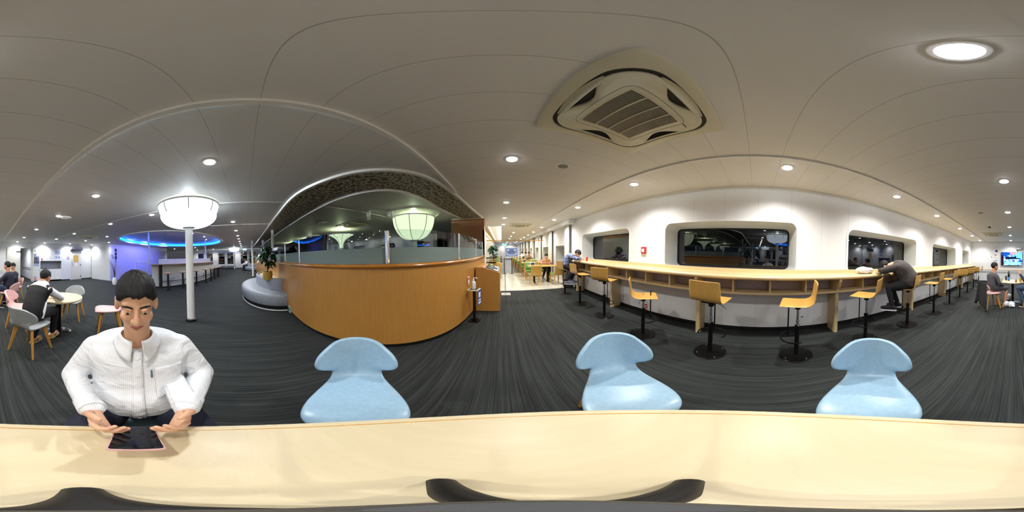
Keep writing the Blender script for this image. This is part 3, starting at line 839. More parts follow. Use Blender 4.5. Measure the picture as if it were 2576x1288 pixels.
for y in LEGY:
    l = obj('leg', MB().box(2.37, 2.645, y - .028, y + .028, 0, .745), MAT['cubby'], t)
    obj('corbel', MB().prism([(2.35, .80), (2.29, .86), (2.27, .93), (2.255, .945), (2.255, .98), (2.62, .98), (2.62, .78), (2.35, .78)], -.022, .022, Matrix(((1, 0, 0, 0), (0, 0, 1, y), (0, 1, 0, 0), (0, 0, 0, 1)))), MAT['cubby'], l)
for a, c in zip(LEGY[:-1], LEGY[1:]):
    n = 4 if abs(a - c) > 1.9 else 3
    for k in range(1, n):
        y = a + (c - a) * k / n
        obj('divider', MB().box(2.36, 2.63, y - .012, y + .012, .78, .98), MAT['cubby'], t)
obj('end_panel', MB().box(2.30, 2.645, 4.72, 4.745, .745, .98), MAT['cubby'], t)

# ------------------------------------------------------------------ counter stools
def stool_shell():
    rows = [(.205, -.004), (.19, .002), (.10, 0), (-.02, -.002), (-.09, 0), (-.135, .012), (-.168, .038), (-.188, .075), (-.2, .12), (-.21, .19), (-.218, .255), (-.222, .268)]
    nu = 6; vs = []
    for y, z in rows:
        for i in range(nu + 1):
            u = 2 * i / nu - 1
            vs.append((u * (.2 if z < .25 else .196), y + (.012 * u * u if z > .1 else 0), z))
    fs = [(j * (nu + 1) + i, j * (nu + 1) + i + 1, (j + 1) * (nu + 1) + i + 1, (j + 1) * (nu + 1) + i) for j in range(len(rows) - 1) for i in range(nu)]
    return MB().add(vs, fs)
proto_stool = None
def stool(x, y, ang, label, h=.77):
    global proto_stool
    if proto_stool is None:
        t = thing('bar_stool', label, 'stool', (0, 0, 0), 0, 'plywood stools along the window counter')
        s = obj('seat_shell', stool_shell(), MAT['ply'], t, solid=.013, subsurf=1, angle=180); s.location.z = .77
        b = MB().lathe([(.028, .012), (.028, .42), (.034, .42), (.034, .46), (.022, .47)], 18)
        obj('column', b, MAT['black'], t)
        obj('gas_lift', MB().lathe([(.015, .46), (.015, .70)], 14).lathe([(.02, .52), (.02, .535)], 14), MAT['chrome'], t)
        obj('mount_plate', MB().box(-.09, .09, -.09, .09, .745, .762).lathe([(.035, .69), (.04, .75)], 16), MAT['black'], t)
        bs = obj('base_plate', MB().lathe([(0, .014), (.195, .012), (.2, .008), (.2, 0), (0, 0)], 40), MAT['black'], t)
        for k in range(4):
            a = PI / 4 + k * PI / 2
            obj('bolt', MB().lathe([(.009, .012), (.009, .02), (.005, .026), (0, .027)], 8, (.165 * math.cos(a), .165 * math.sin(a), 0)), MAT['chrome'], bs)
        fr = MB().tube([(.175 * math.sin(a) , .04 + .155 * math.cos(a), .29) for a in [math.radians(q) for q in range(-125, 126, 12)]], .010, 8)
        fr.tube([(0, .195, .29), (0, .08, .30), (0, .03, .31)], .009, 8)
        fr.tube([(.0, .11, .75), (.0, .11, .30)], .009, 8)
        obj('footrest', fr, MAT['black'], t)
        obj('lever', MB().tube([(.03, 0, .742), (.16, -.05, .735), (.22, -.07, .705)], .005, 6), MAT['chrome'], t)
        proto_stool = t
    else:
        t = dup(proto_stool, (0, 0, 0), 0, label)
    t.location = (x, y, h - .77); t.rotation_euler = (0, 0, math.radians(ang) - PI / 2)
    if abs(h - .77) > .01:
        for ch in t.children:
            if ch.name.split('.')[0] in ('column', 'base_plate', 'footrest', 'gas_lift'): ch.location.z = -(h - .77)
    return t
stool(1.93, 4.66, 10, 'plywood counter stool occupied by the man in blue plaid shirt')
stool(1.875, 3.55, 0, 'plywood counter stool next to the man in plaid shirt')
stool(1.915, 2.59, 20, 'plywood counter stool in front of the counter leg below the small red alarm box')
stool(1.875, 1.555, -48, 'low plywood stool turned sideways, left of the widest window', .67)
stool(1.88, .525, -10, 'plywood stool with its back to the camera below the widest window')
stool(1.87, -.5, 75, 'plywood stool turned sideways below the right end of the widest window')
stool(1.93, -1.56, 35, 'plywood stool between the widest window and the sleeping man')
stool(1.885, -2.54, 18, 'plywood stool the sleeping man sits on')
for k, (y, a) in enumerate([(-3.52, 10), (-4.52, 0), (-5.48, -45), (-6.43, -30), (-7.44, -40), (-8.6, 0)]):
    stool(1.83, y, a, 'plywood counter stool beyond the sleeping man, %s counted from him' % ORD[k])

# ------------------------------------------------------------------ ceiling cassettes
def louver_mb(L, W):
    return MB().grid(lambda u, v: V(((u - .5) * L, (v - .5) * W * (1 - .55 * (2 * u - 1) ** 2), .012 * math.cos((v - .5) * PI))), 20, 6)
def cassette(x, y, label, rz=0):
    t = thing('ceiling_air_conditioner', label, 'air conditioner', (x, y, CEIL), rz, 'four-way ceiling air conditioners')
    S = .475
    outer = rrect(-S, S, -S, S, .03); o2 = rrect(-S + .01, S - .01, -S + .01, S - .01, .03)
    hole = rrect(-.402, .402, -.402, .402, .16, 8)
    outer = rrect(-S, S, -S, S, .03, 8); o2 = rrect(-S + .012, S - .012, -S + .012, S - .012, .03, 8)
    ring = lambda p, z: [V((a, c, z)) for a, c in p]
    cream = MAT.setdefault('cream', M_('cream_plastic', 'd8d2b8', .4))
    obj('panel', MB().loft([ring(outer, 0), ring(outer, -.012), ring(o2, -.02), ring(hole, -.024), ring(hole, .0)], caps=False), cream, t)
    obj('duct_well', MB().add(ring(hole, -.002), [tuple(range(len(hole)))]), MAT.setdefault('wellgrey', M_('duct_grey', '4a463c', .6)), t)
    # centre plate: square with concave sides
    pts = []
    a = .372; side = [V((a * .64 * u, -(a - .042 * (1 + math.cos(PI * max(-1, min(1, u * 1.12))))))) for u in [-1 + 2 * k / 16 for k in range(17)]]
    side += [V((a * .64 + a * .36 * math.sin(g), -a * .64 - a * .36 * math.cos(g))) for g in [PI / 2 * k / 8 for k in range(1, 8)]]
    for q in range(4):
        for p in side:
            c, s_ = math.cos(q * PI / 2), math.sin(q * PI / 2)
            pts.append((p.x * c - p.y * s_, p.x * s_ + p.y * c))
    pin = [(a * .97, c * .97) for a, c in pts]
    gr = rrect(-.228, .228, -.228, .228, .008, 3)
    obj('centre_plate', MB().loft([ring(pts, -.012), ring(pts, -.034), ring(pin, -.04)], caps=True), cream, t)
    obj('door_seam', MB().sweep(rrect(-.262, .262, -.262, .262, .06, 6), [(-.001, -.0412), (.0015, -.0412), (.0015, -.0402), (-.001, -.0402)], closed=True), MAT['darkgrey'], t)
    g = obj('intake', MB().box(-.222, .222, -.222, .222, -.0412, -.0404), MAT['rubber'], t)
    sl = MB(); N = 36
    for k in range(N):
        yy = -.222 + .444 * (k + .5) / N
        sl.box(-.222, .222, yy - .0017, yy + .0017, -.0432, -.0412)
    obj('grille_slats', sl, cream, g)
    dv = MB()
    for xx in (-.111, 0, .111): dv.box(xx - .004, xx + .004, -.222, .222, -.048, -.0415)
    dv.sweep(gr, [(-.008, -.044), (.006, -.044), (.006, -.0405), (-.008, -.0405)], closed=True)
    obj('grille_frame', dv, cream, g)
    for q in range(4):
        l = obj('louver', louver_mb(.46, .06), cream, t, solid=.004)
        a = q * PI / 2
        l.rotation_euler = Euler((math.radians(32), 0, a + PI), 'XYZ')
        d = .374
        l.location = (math.sin(a) * d, -math.cos(a) * d, -.03)
    me = text_mesh('DAIKIN', .017); 
    tx = obj('lettering', me, MAT['ink'], t); tx.location = (.29, -.236, -.0405); tx.rotation_euler = (PI, 0, PI)
    return t
ac = cassette(.738, .75, 'big four-way air conditioner in the ceiling right above the camera table', math.radians(1))
dup(ac, (.86, -7.2, CEIL), 0, 'ceiling air conditioner over the drinks table below the television')
dup(ac, (.87, 7.3, CEIL), 0, 'ceiling air conditioner in the dining hall, seen past the wooden pillar')
dup(ac, (-4.56, -6.5, CEIL), .8, 'ceiling air conditioner near the poster wall and the blue bar cove')
dup(ac, (-5.1, 3.95, CEIL), 0, 'dark ceiling air conditioner inside the glass-screened lounge')

def disc(x, y, r, label, cat, name, mat='trim'):
    t = thing(name, label, cat, (x, y, CEIL))
    obj('rim', MB().lathe([(r * .85, -.004), (r * .9, -.012), (r, -.008), (r + .01, 0)], 32, caps=False), MAT[mat], t)
    obj('plate', MB().lathe([(0, -.006), (r * .86, -.005)], 32, caps=False), MAT.setdefault('grillegrey', M_('grille_grey', '9a958c', .7)), t)
    return t
disc(.76, 1.905, .075, 'flat round grey speaker in the ceiling beside the big air conditioner', 'speaker', 'ceiling_speaker')
disc(.79, -3.83, .075, 'flat round grey speaker in the ceiling near the dome camera', 'speaker', 'ceiling_speaker')
t = thing('smoke_detector', 'small white box detector on the dining hall ceiling near the carpet edge', 'detector', (.85, 5.87, CEIL))
obj('base', MB().box(-.05, .05, -.05, .05, -.02, 0), MAT['white'], t, bevel=.004)
obj('sensor', MB().lathe([(0, -.045), (.025, -.045), (.032, -.02), (0, -.02)], 18), MAT['trim'], t)
for x, y, lb in [(-1.94, -3.88, 'round slotted air vent in the ceiling over the round table'), (-5.14, 2.7, 'round slotted air vent in the dark lounge ceiling')]:
    t = thing('ceiling_vent', lb, 'vent', (x, y, CEIL))
    for k in range(3):
        obj('vent_ring', MB().lathe([(.19 - .055 * k, 0), (.185 - .055 * k, -.02 - .012 * k), (.15 - .055 * k, -.012 - .012 * k), (.145 - .055 * k, 0)], 36, caps=False), MAT['trim'], t)
t = thing('dome_camera', 'black dome security camera on the ceiling before the television wall', 'camera', (.79, -5.32, CEIL))
obj('mount', MB().lathe([(.0, 0), (.085, 0), (.085, -.03), (.06, -.045), (0, -.045)], 28), MAT['white'], t)
obj('dome', MB().ell((0, 0, -.045), .055, .055, .05), MAT['night'], t)
for x, y, lb in [(-3.17, 3.05, 'white cylinder spotlight under the lounge ceiling, left of the nearest green bowl lamp'), (-2.72, 3.46, 'white cylinder spotlight overlapping the rim of the nearest green bowl lamp')]:
    t = thing('cylinder_spotlight', lb, 'light', (x, y, CEIL))
    obj('body', MB().lathe([(.045, -.26 if x < -3 else -.22), (.05, -.255 if x < -3 else -.215), (.05, 0)], 20), MAT['white'], t)

# ------------------------------------------------------------------ sofa lobes by the partition
def lobe(x0, label, rz=0):
    t = thing('curved_sofa', label, 'sofa', (x0, .975, 0))
    def arc(a, c, k=40): return [(-a * math.cos(PI * i / k), -c * math.sin(PI * i / k)) for i in range(k + 1)]
    def ringwall(a, c, prof):     # section is (inset from the outer curve, z)
        path = arc(a, c)
        return MB().loft([[V((p[0] - n[0] * o, p[1] - n[1] * o, z)) for o, z in prof] for p, n in zip(path, normals(path))])
    A, B = 1.95, 1.12
    obj('seat', ringwall(A, B, [(.02, .12), (0, .14), (0, .36), (.02, .41), (.06, .43), (.62, .43), (.62, .12)]), MAT['sofa'], t, angle=60)
    obj('backrest', ringwall(A - .52, B - .52, [(.0, .43), (-.0, .70), (.015, .74), (.05, .755), (.09, .74), (.1, .7), (.1, .43)]), MAT['sofa'], t, angle=60)
    obj('plinth', ringwall(A - .1, B - .1, [(0, .0), (0, .12), (.3, .12), (.3, 0)]), MAT['rubber'], t)
    obj('floor_strip', ringwall(A - .02, B - .02, [(0, 0), (0, .02), (.025, .02), (.025, 0)]), MAT['white'], t)
    sh = arc(A - .62, B - .62); 
    obj('planter_shelf', MB().prism(sh, .66, .70), MAT['lightwood'], t)
    return t
lobe(-5.72, 'curved two-tier grey leather sofa against the wooden partition, nearest to the camera')
lobe(-16.9, 'far curved grey leather sofa at the other end of the wooden partition')

# potted plant standing on the sofa shelf
def leaf_mb(b, base, d, L, W, droop):
    d = d.normalized(); s = d.cross(V((0, 0, 1)));
    if s.length < .1: s = V((1, 0, 0))
    s.normalize(); nrm = s.cross(d)
    vs = []
    for k in range(5):
        f = k / 4
        p = base + d * L * f + V((0, 0, -droop * L * f * f)); w = W * math.sin(PI * min(.999, f * .92 + .06)) ** .8
        vs += [p - s * w - nrm * w * .2, p + nrm * 0, p + s * w - nrm * w * .2]
    fs = []
    for k in range(4):
        for q in (0, 1): fs.append((k * 3 + q, k * 3 + q + 1, k * 3 + q + 4, k * 3 + q + 3))
    b.add(vs, fs)
def potted_plant(label, loc, pot_r, pot_h, stem_h, crown_r, crown_h, n, leafmat, whorl=6, L=.16, seed=3, pot='pot', ymax=9):
    rnd = random.Random(seed)
    t = thing('potted_plant', label, 'plant', loc)
    obj('pot', MB().lathe([(pot_r * .8, 0), (pot_r * .98, pot_h * .25), (pot_r * 1.05, pot_h * .6), (pot_r, pot_h * .95), (pot_r * .97, pot_h), (pot_r * .88, pot_h), (pot_r * .86, pot_h * .85), (0, pot_h * .85)], 32), MAT[pot], t)
    b = MB(); lf = MB(); zc = pot_h + stem_h
    b.tube([(0, 0, pot_h * .8), (.01, .005, zc), (-.005, 0, zc + crown_h * .6)], [.016, .012, .008], 8)
    for k in range(n):
        a = rnd.uniform(0, 2 * PI); f = rnd.random() ** .8
        zz = zc + crown_h * (f * .95)
        prof = math.sin(PI * (.16 + .8 * f)) ** .8
        rr = crown_r * prof * rnd.uniform(.45, 1)
        tip = V((rr * math.cos(a), rr * math.sin(a), zz))
        b.tube([(0, 0, zc + (zz - zc) * .6), tuple(tip)], .004, 5)
        for q in range(whorl):
            aa = a + (q - whorl / 2 + .5) * 2.2 * PI / whorl + rnd.uniform(-.2, .2)
            d = V((math.cos(aa), math.sin(aa), rnd.uniform(-.35, .35)))
            leaf_mb(lf, tip, d, L * rnd.uniform(.7, 1.1), L * .17, rnd.uniform(.3, .9))
    lf.v = [(x, min(y, ymax - .01 * math.sin(x * 90)), z) for x, y, z in lf.v]; b.v = [(x, min(y, ymax), z) for x, y, z in b.v]
    obj('stem', b, MAT['bark'], t); obj('foliage', lf, MAT[leafmat], t, angle=180)
    obj('soil', MB().lathe([(0, pot_h * .86), (pot_r * .86, pot_h * .86)], 24, caps=False), MAT['bark'], t)
    return t
potted_plant('leafy green umbrella plant in a woven yellow pot on the grey curved sofa', (-4.56, .62, .7005), .135, .24, .12, .27, .62, 46, 'leaf', 7, .17, 3, ymax=.235)
potted_plant('bushy dull green potted tree behind the menu stand at the dining hall entrance', (-.34, 7.4, .0), .17, .35, .7, .27, .62, 48, 'leaf2', 6, .15, 5, 'darkgrey')
potted_plant('small far potted plant on the far curved sofa by the west windows', (-17.2, .62, .7005), .12, .2, .05, .25, .45, 20, 'leaf', 6, .2, 6, 'darkgrey', ymax=.235)
def panel_text(parent, rows, mat='greyink', name='print'):
    """rows of small bars standing for lines of print: (x0, x1, z, h) on the local XZ plane, facing +Y"""
    b = MB()
    for x0, x1, z, h in rows: b.box(x0, x1, .0016, .0024, z, z + h)
    return obj(name, b, MAT[mat], parent)
def lettering(parent, body, size, x, y, z, mat='ink', rz=PI, name='lettering', align='CENTER'):
    me = text_mesh(body, size, align)
    o = obj(name, me, MAT[mat], parent); o.location = (x, y, z); o.rotation_euler = (PI / 2, 0, rz)
    return o

# ------------------------------------------------------------------ menu stand at the end of the partition
t = thing('menu_stand', 'wooden slanted display stand at the end of the partition, menu cards on top', 'display stand', (0, 0, 0))
prof = [(-.56, 0), (-.03, 0), (-.03, .86), (-.04, .875), (-.36, .99), (-.40, 1.0), (-.56, 1.0)]
Myz = Matrix(((1, 0, 0, 0), (0, 0, 1, 0), (0, 1, 0, 0), (0, 0, 0, 1)))
obj('body', MB().prism(prof, 3.5, 4.75, Myz), MAT['podwood'], t, bevel=.003)
sl = math.atan2(.115, .32)
def on_slant(u, v, h=0):     # u from low edge (0) to high edge, v along y
    return V((-.04 - u * math.cos(sl) + h * math.sin(sl), 3.5 + v, .876 + u * math.sin(sl) + h * math.cos(sl)))
def slant_quad(u0, u1, v0, v1, h0, h1):
    return MB().loft([[on_slant(u, v, h) for u, v in ((u0, v0), (u1, v0), (u1, v1), (u0, v1))] for h in (h0, h1)])
obj('display_glass', slant_quad(.02, .325, .06, 1.19, .0, .012), M_('display_glass', '5b5e60', .08), t)
for k, (u, v, m) in enumerate([(.05, .1, 'paper'), (.17, .12, 'rubber'), (.06, .42, 'rubber'), (.18, .45, 'darkgrey'), (.05, .75, 'paper'), (.17, .8, 'rubber'), (.2, 1.0, 'greenink')]):
    if m == 'greenink': MAT.setdefault('greenink', M_('lime_print', 'b8c23a', .5))
    obj('menu_card', slant_quad(u, u + .09, v, v + .16, .013, .016), MAT[m], t)

# ------------------------------------------------------------------ sanitizer stand
t = thing('sanitizer_stand', 'slim black stand with a small tray and a hanging blue notice', 'stand', (-.50, 2.93, 0), -.2)
obj('base_plate', MB().box(-.1, .1, -.09, .09, 0, .012).box(-.05, .05, -.04, .04, .012, .06), MAT['black'], t)
obj('post', MB().box(-.018, .018, -.018, .018, .06, .63), MAT['black'], t)
tr = obj('tray', MB().box(-.105, .105, -.095, .095, .63, .65), MAT['lightwood'], t, bevel=.003)
obj('tray_mat', MB().box(-.075, .075, -.065, .065, .65, .654), MAT['rubber'], tr)
nt_ = obj('notice', MB().box(.103, .106, -.09, .09, .36, .64), MAT['blueink'], t)
obj('notice_print', MB().box(.106, .1068, -.05, .05, .5, .6).box(.106, .1068, -.07, .07, .38, .42).box(.106, .1068, -.06, .06, .44, .47), MAT['paper'], nt_)
t = thing('sanitizer_bottle', 'white pump bottle of hand sanitizer standing on the small tray', 'bottle', (-.505, 2.93, .654))
obj('bottle', MB().lathe([(0, 0), (.036, 0), (.039, .006), (.039, .11), (.034, .135), (.016, .15), (.016, .165), (0, .165)], 24), M_('translucent_plastic', 'e6e9ec', .3), t)
obj('pump_head', MB().lathe([(.018, .16), (.018, .178), (.008, .18), (.006, .205), (0, .205)], 16).tube([(0, 0, .203), (.04, 0, .21), (.062, 0, .205), (.066, 0, .19)], .007, 8), MAT['white'], t)
t = thing('notice_sticker', 'small white and red notice stuck on the curved wooden partition near the sanitizer', 'sticker', (-.655, 3.02, .80), math.radians(83))
obj('sheet', MB().box(-.045, .045, -.002, .0, -.075, .075), MAT['paper'], t)
t.location = (-.612, 3.0, .80)
obj('red_print', MB().lathe([(.022, -.001), (.03, -.001), (.03, .001), (.022, .001)], 24, M=Matrix.Translation((0, -.003, .03)) @ Matrix.Rotation(PI / 2, 4, 'X')).box(-.03, .03, -.003, -.002, -.05, -.04).box(-.03, .03, -.003, -.002, -.065, -.057), MAT['red'], t)
t = thing('exit_sticker', 'green and white floor-level exit sticker on the partition by the sofa end', 'sticker', (-3.62, .978, .085))
obj('sheet', MB().box(-.09, .09, -.003, 0, -.075, .085), MAT['paper'], t)
obj('green_print', MB().box(-.08, .08, -.0045, -.003, -.05, .06), MAT['greensign'], t)

# ------------------------------------------------------------------ dining hall entrance
t = thing('sign_stand', 'floor standing blue notice board on a thin pole at the dining hall entrance', 'sign', (.12, 4.95, 0))
obj('base_plate', MB().box(-.12, .16, -.14, .14, 0, .018), M_('brushed_plate', 'c9cacc', .3, .6), t)
obj('pole', MB().lathe([(.009, .018), (.009, 1.5)], 10), MAT['alu'], t)
bd = obj('board', MB().box(0, .40, -.012, .0, 1.165, 1.455), MAT['paper'], t)
obj('blue_field', MB().box(.015, .385, -.014, -.012, 1.18, 1.44), M_('sign_blue', '8ea6d8', .5), bd)
pr = MB()
for x0, x1, z0, z1 in [(.14, .26, 1.365, 1.39), (.09, .31, 1.32, 1.342), (.09, .31, 1.275, 1.297)]:
    k = x0
    while k < x1: pr.box(k, k + .014, -.0155, -.014, z0, z1); k += .02
obj('dark_print', pr, MAT['navyink'], bd)
pl = MB()
for a in range(9):
    an = PI + PI * a / 8
    pl.lathe([(0, 0), (.016, 0), (.016, .002), (0, .002)], 12, M=Matrix.Translation((.2 + .14 * math.cos(an), -.0145, 1.275 + .05 * math.sin(an))) @ Matrix.Rotation(PI / 2, 4, 'X'))
for xx in (.1, .3): pl.lathe([(0, 0), (.026, 0), (.026, .002), (0, .002)], 16, M=Matrix.Translation((xx, -.0145, 1.375)) @ Matrix.Rotation(PI / 2, 4, 'X'))
obj('white_print', pl, MAT['paper'], bd)

t = thing('barrier_rack', 'black wire rack with vertical bars behind the menu stand', 'rack', (-.4, 6.3, 0))
rk = MB()
for k in range(12): rk.tube([(-.2 + .036 * k, 0, .05), (-.2 + .036 * k, 0, 1.1)], .006, 6)
obj('bars', rk, MAT['black'], t)
for z in (1.09, .9, .08): obj('rail', MB().box(-.21, .21, -.012, .012, z - .02, z + .02), MAT['black'], t)
obj('foot', MB().box(-.2, -.17, -.15, .15, 0, .05), MAT['black'], t); obj('foot', MB().box(.17, .2, -.15, .15, 0, .05), MAT['black'], t)
t = thing('belt_barrier', 'black barrier bar across the aisle at the far end of the white tiles', 'barrier', (.42, 9.6, 0))
obj('bar', MB().box(-.24, .22, -.01, .01, .86, .90), MAT['black'], t)
for xx in (-.24, .22): obj('post', MB().lathe([(.15, 0), (.15, .012), (.02, .02), (.02, .93), (0, .93)], 14, (xx, 0, 0)), MAT['black'], t)
t = thing('waste_bin', 'tall dark grey bin between the counter end and the dining hall', 'bin', (2.40, 5.5, 0))
bn = MB().box(-.16, .16, -.14, .14, .03, .92)
obj('body', bn, M_('bin_grey', '55585a', .35, .4), t, bevel=.01)
rb = MB()
for k in range(7): rb.box(-.166, -.16, -.12 + k * .036, -.105 + k * .036, .08, .88)
obj('ribs', rb, MAT['darkgrey'], t); obj('lid', MB().box(-.17, .17, -.15, .15, .92, .96).box(-.22, -.1, -.06, .06, .96, .975), MAT['rubber'], t)
obj('base', MB().box(-.15, .15, -.13, .13, 0, .03), MAT['rubber'], t)

# ------------------------------------------------------------------ dining tables and chairs
def dining_chair(label, loc, rz):
    t = thing('dining_chair', label, 'chair', loc, rz, 'green and beech dining chairs')
    sw = .21
    obj('seat', MB().box(-sw, sw, -.19, .21, .425, .455), MAT['green'], t, bevel=.012)
    fr = MB().box(-sw + .005, sw - .005, -.2, .2, .385, .425)
    obj('seat_frame', fr, MAT['chairwood'], t)
    bk = MB().grid(lambda u, v: V(((u - .5) * .41, -.195 - .075 * v - .015 * (1 - (2 * u - 1) ** 2), .40 + .42 * v)), 8, 5)
    obj('backrest', bk, MAT['chairwood'], t, solid=.018)
    pd = MB().grid(lambda u, v: V(((u - .5) * .37, -.172 - .06 * v - .012 * (1 - (2 * u - 1) ** 2), .5 + .30 * v)), 8, 5)
    obj('back_pad', pd, MAT['green'], t, solid=.016)
    for sx in (-1, 1):
        obj('leg', MB().loft([[V((sx * .185 + dx * s, .175 + dy * s, z)) for dx, dy in ((-1, -1), (1, -1), (1, 1), (-1, 1))] for z, s in ((0, .012), (.39, .02))]), MAT['chairwood'], t)
        obj('leg', MB().loft([[V((sx * .185 + dx * s, y + dy * s, z)) for dx, dy in ((-1, -1), (1, -1), (1, 1), (-1, 1))] for z, y, s in ((0, -.25, .012), (.39, -.175, .02))]), MAT['chairwood'], t)
    return t
def dining_table(label, loc, L=1.15, W=.74):
    t = thing('dining_table', label, 'table', loc, 0, 'dining hall tables')
    obj('table_top', MB().box(-L / 2, L / 2, -W / 2, W / 2, .695, .725), MAT['chairwood'], t, bevel=.006)
    for sx in (-1, 1):
        obj('leg', MB().box(sx * .3 - .035, sx * .3 + .035, -.035, .035, .02, .695), MAT['black'], t)
        obj('foot', MB().box(sx * .3 - .03, sx * .3 + .03, -.2, .2, 0, .02), MAT['black'], t)
    return t
def table_sign(label, loc):
    t = thing('table_sign', label, 'sign', loc, 0, 'blue table signs in the dining hall')
    obj('card', MB().loft([[V((x, y, z)) for x, y, z in ((-.1, -.04, 0), (.1, -.04, 0), (.1, -.004, .14), (-.1, -.004, .14))], [V((x, y, z)) for x, y, z in ((-.1, -.034, 0), (.1, -.034, 0), (.1, .002, .14), (-.1, .002, .14))]]), MAT['paper'], t)
    obj('print', MB().loft([[V((x, y - .002, z)) for x, y, z in ((-.085, -.037, .015), (.085, -.037, .015), (.085, -.0075, .128), (-.085, -.0075, .128))], [V((x, y - .001, z)) for x, y, z in ((-.085, -.037, .015), (.085, -.037, .015), (.085, -.0075, .128), (-.085, -.0075, .128))]]), MAT['navyink'], t)
    obj('stay', MB().loft([[V((x, y, z)) for x, y, z in ((-.09, .045, 0), (.09, .045, 0), (.09, .0, .138), (-.09, .0, .138))], [V((x, y, z)) for x, y, z in ((-.09, .05, 0), (.09, .05, 0), (.09, .004, .138), (-.09, .004, .138))]]), MAT['paper'], t)
    return t
TORD = ['nearest', 'second', 'third', 'fourth', 'fifth', 'sixth', 'seventh']
T0 = None; C0 = None; S0 = None
SIDE = {(-1, -1): 'aisle side, back to the carpet', (1, -1): 'window side, back to the carpet', (-1, 1): 'aisle side, facing the carpet', (1, 1): 'window side, facing the carpet'}
for k in range(6):
    yc = 6.78 + 2.12 * k; xc = 1.70 - .03 * (k > 0)
    lb = 'beech dining table by the curtains, %s from the carpet edge' % TORD[k]
    if T0 is None: T0 = dining_table(lb, (xc, yc, 0))
    else: dup(T0, (xc, yc, 0), 0, lb)
    for (sx, sy), nm in SIDE.items():
        if k == 0 and (sx, sy) == (1, -1): px, py = 2.2, 6.22
        else: px, py = xc + sx * .29 - (.08 if (k == 0 and sx < 0) else 0), yc + sy * (.52 if sy < 0 else .62)
        rz = (0 if sy < 0 else PI) + (.15 if (k == 0 and sx > 0 and sy < 0) else 0)
        l = 'green padded chair at the %s curtain side table, %s' % (TORD[k], nm)
        if C0 is None: C0 = dining_chair(l, (px, py, 0), rz)
        else: dup(C0, (px, py, 0), rz, l)
    l = 'small blue tent sign standing on the %s curtain-side dining table' % TORD[k]
    if S0 is None: S0 = table_sign(l, (xc - .38, yc - .05, .725))
    else: dup(S0, (xc - .38, yc - .05, .725), 0, l)
T1 = dining_table('x', (0, 0, 0), .9)
for k in range(5):
    yc = 8.65 + 1.75 * k
    tb = T1 if k == 0 else dup(T1, (-.39, yc, 0))
    tb.location = (-.39, yc, 0); tb['label'] = ('beech dining table along the inner wall of the dining hall, %s from the potted tree' % TORD[k])
    for (sx, sy), nm in SIDE.items():
        if sx < 0: continue
        dup(C0, (-.42 + .22, yc + sy * .52, 0), 0 if sy < 0 else PI, 'green padded chair at the %s inner wall table, %s' % (TORD[k], 'back to the carpet' if sy < 0 else 'facing the carpet'))
    dup(S0, (.0, yc - .15, .725), 0, 'small blue tent sign standing on the %s inner-wall dining table' % TORD[k])
t = thing('exit_sign', 'lit green exit sign hanging near the far end of the dining hall', 'sign', (.45, 20, 2.1))
obj('case', MB().box(-.25, .25, -.03, .03, -.11, .11), MAT['white'], t); obj('face', MB().box(-.23, .23, -.035, -.03, -.1, .1), MAT['exit'], t)
obj('runner_print', MB().ell((.02, -.037, .045), .025, .002, .025).box(-.03, .06, -.038, -.035, -.05, .02).box(-.1, -.04, -.038, -.035, -.06, -.03), MAT['paper'], t)
struct('door_2', MB().box(-.05, .75, 26.44, 26.5, 0, 2.05), M_('far_door', 'd5d8dc', .5))

# ------------------------------------------------------------------ bar under the blue cove
BARP = spline([(-6.72, -4.35), (-6.85, -3.85), (-7.35, -3.42), (-8.2, -2.98), (-9.2, -2.68), (-10.2, -2.5), (-11.3, -2.46), (-12.4, -2.55), (-13.3, -2.9)], 6)
t = thing('bar_counter', 'long curved white bar counter under the oval blue cove', 'bar', (0, 0, 0))
# path runs west, so the public side is on the right-hand (north) side
obj('front_panel', MB().sweep(BARP, [(0, 0.05), (0, 1.1), (-.05, 1.1), (-.05, .05)]), M_('bar_front', 'd9dad2', .45), t)
obj('plinth', MB().sweep(BARP, [(-.02, 0), (-.02, .05), (-.05, .05), (-.05, 0)]), MAT['rubber'], t)
obj('bar_top', MB().sweep(BARP, [(.27, 1.115), (.28, 1.13), (.27, 1.15), (-.35, 1.15), (-.35, 1.11), (.26, 1.11)]), M_('bar_top_pinkwood', 'd6b49c', .3), t)
obj('back_riser', MB().sweep(BARP[4:-6], [(-.12, 1.15), (-.12, 1.36), (-.14, 1.375), (-.3, 1.375), (-.3, 1.15)]), MAT['white'], t)
obj('end_column', MB().box(-6.86, -6.74, -3.95, -3.83, 0, 1.11), MAT['rubber'], t)
FR = off(BARP, .16)[6:-4]
ft = obj('foot_rail', MB().tube([(x, y, .32) for x, y in FR], .016, 8), MAT['rubber'], t)
for k in range(3, len(FR), 6):
    x, y = FR[k]; q = BARP[6 + k]
    obj('rail_bracket', MB().tube([(x, y, 0.02), (x, y, .32), (q[0], q[1], .32)], .012, 6), MAT['rubber'], ft)
proto_bs = None
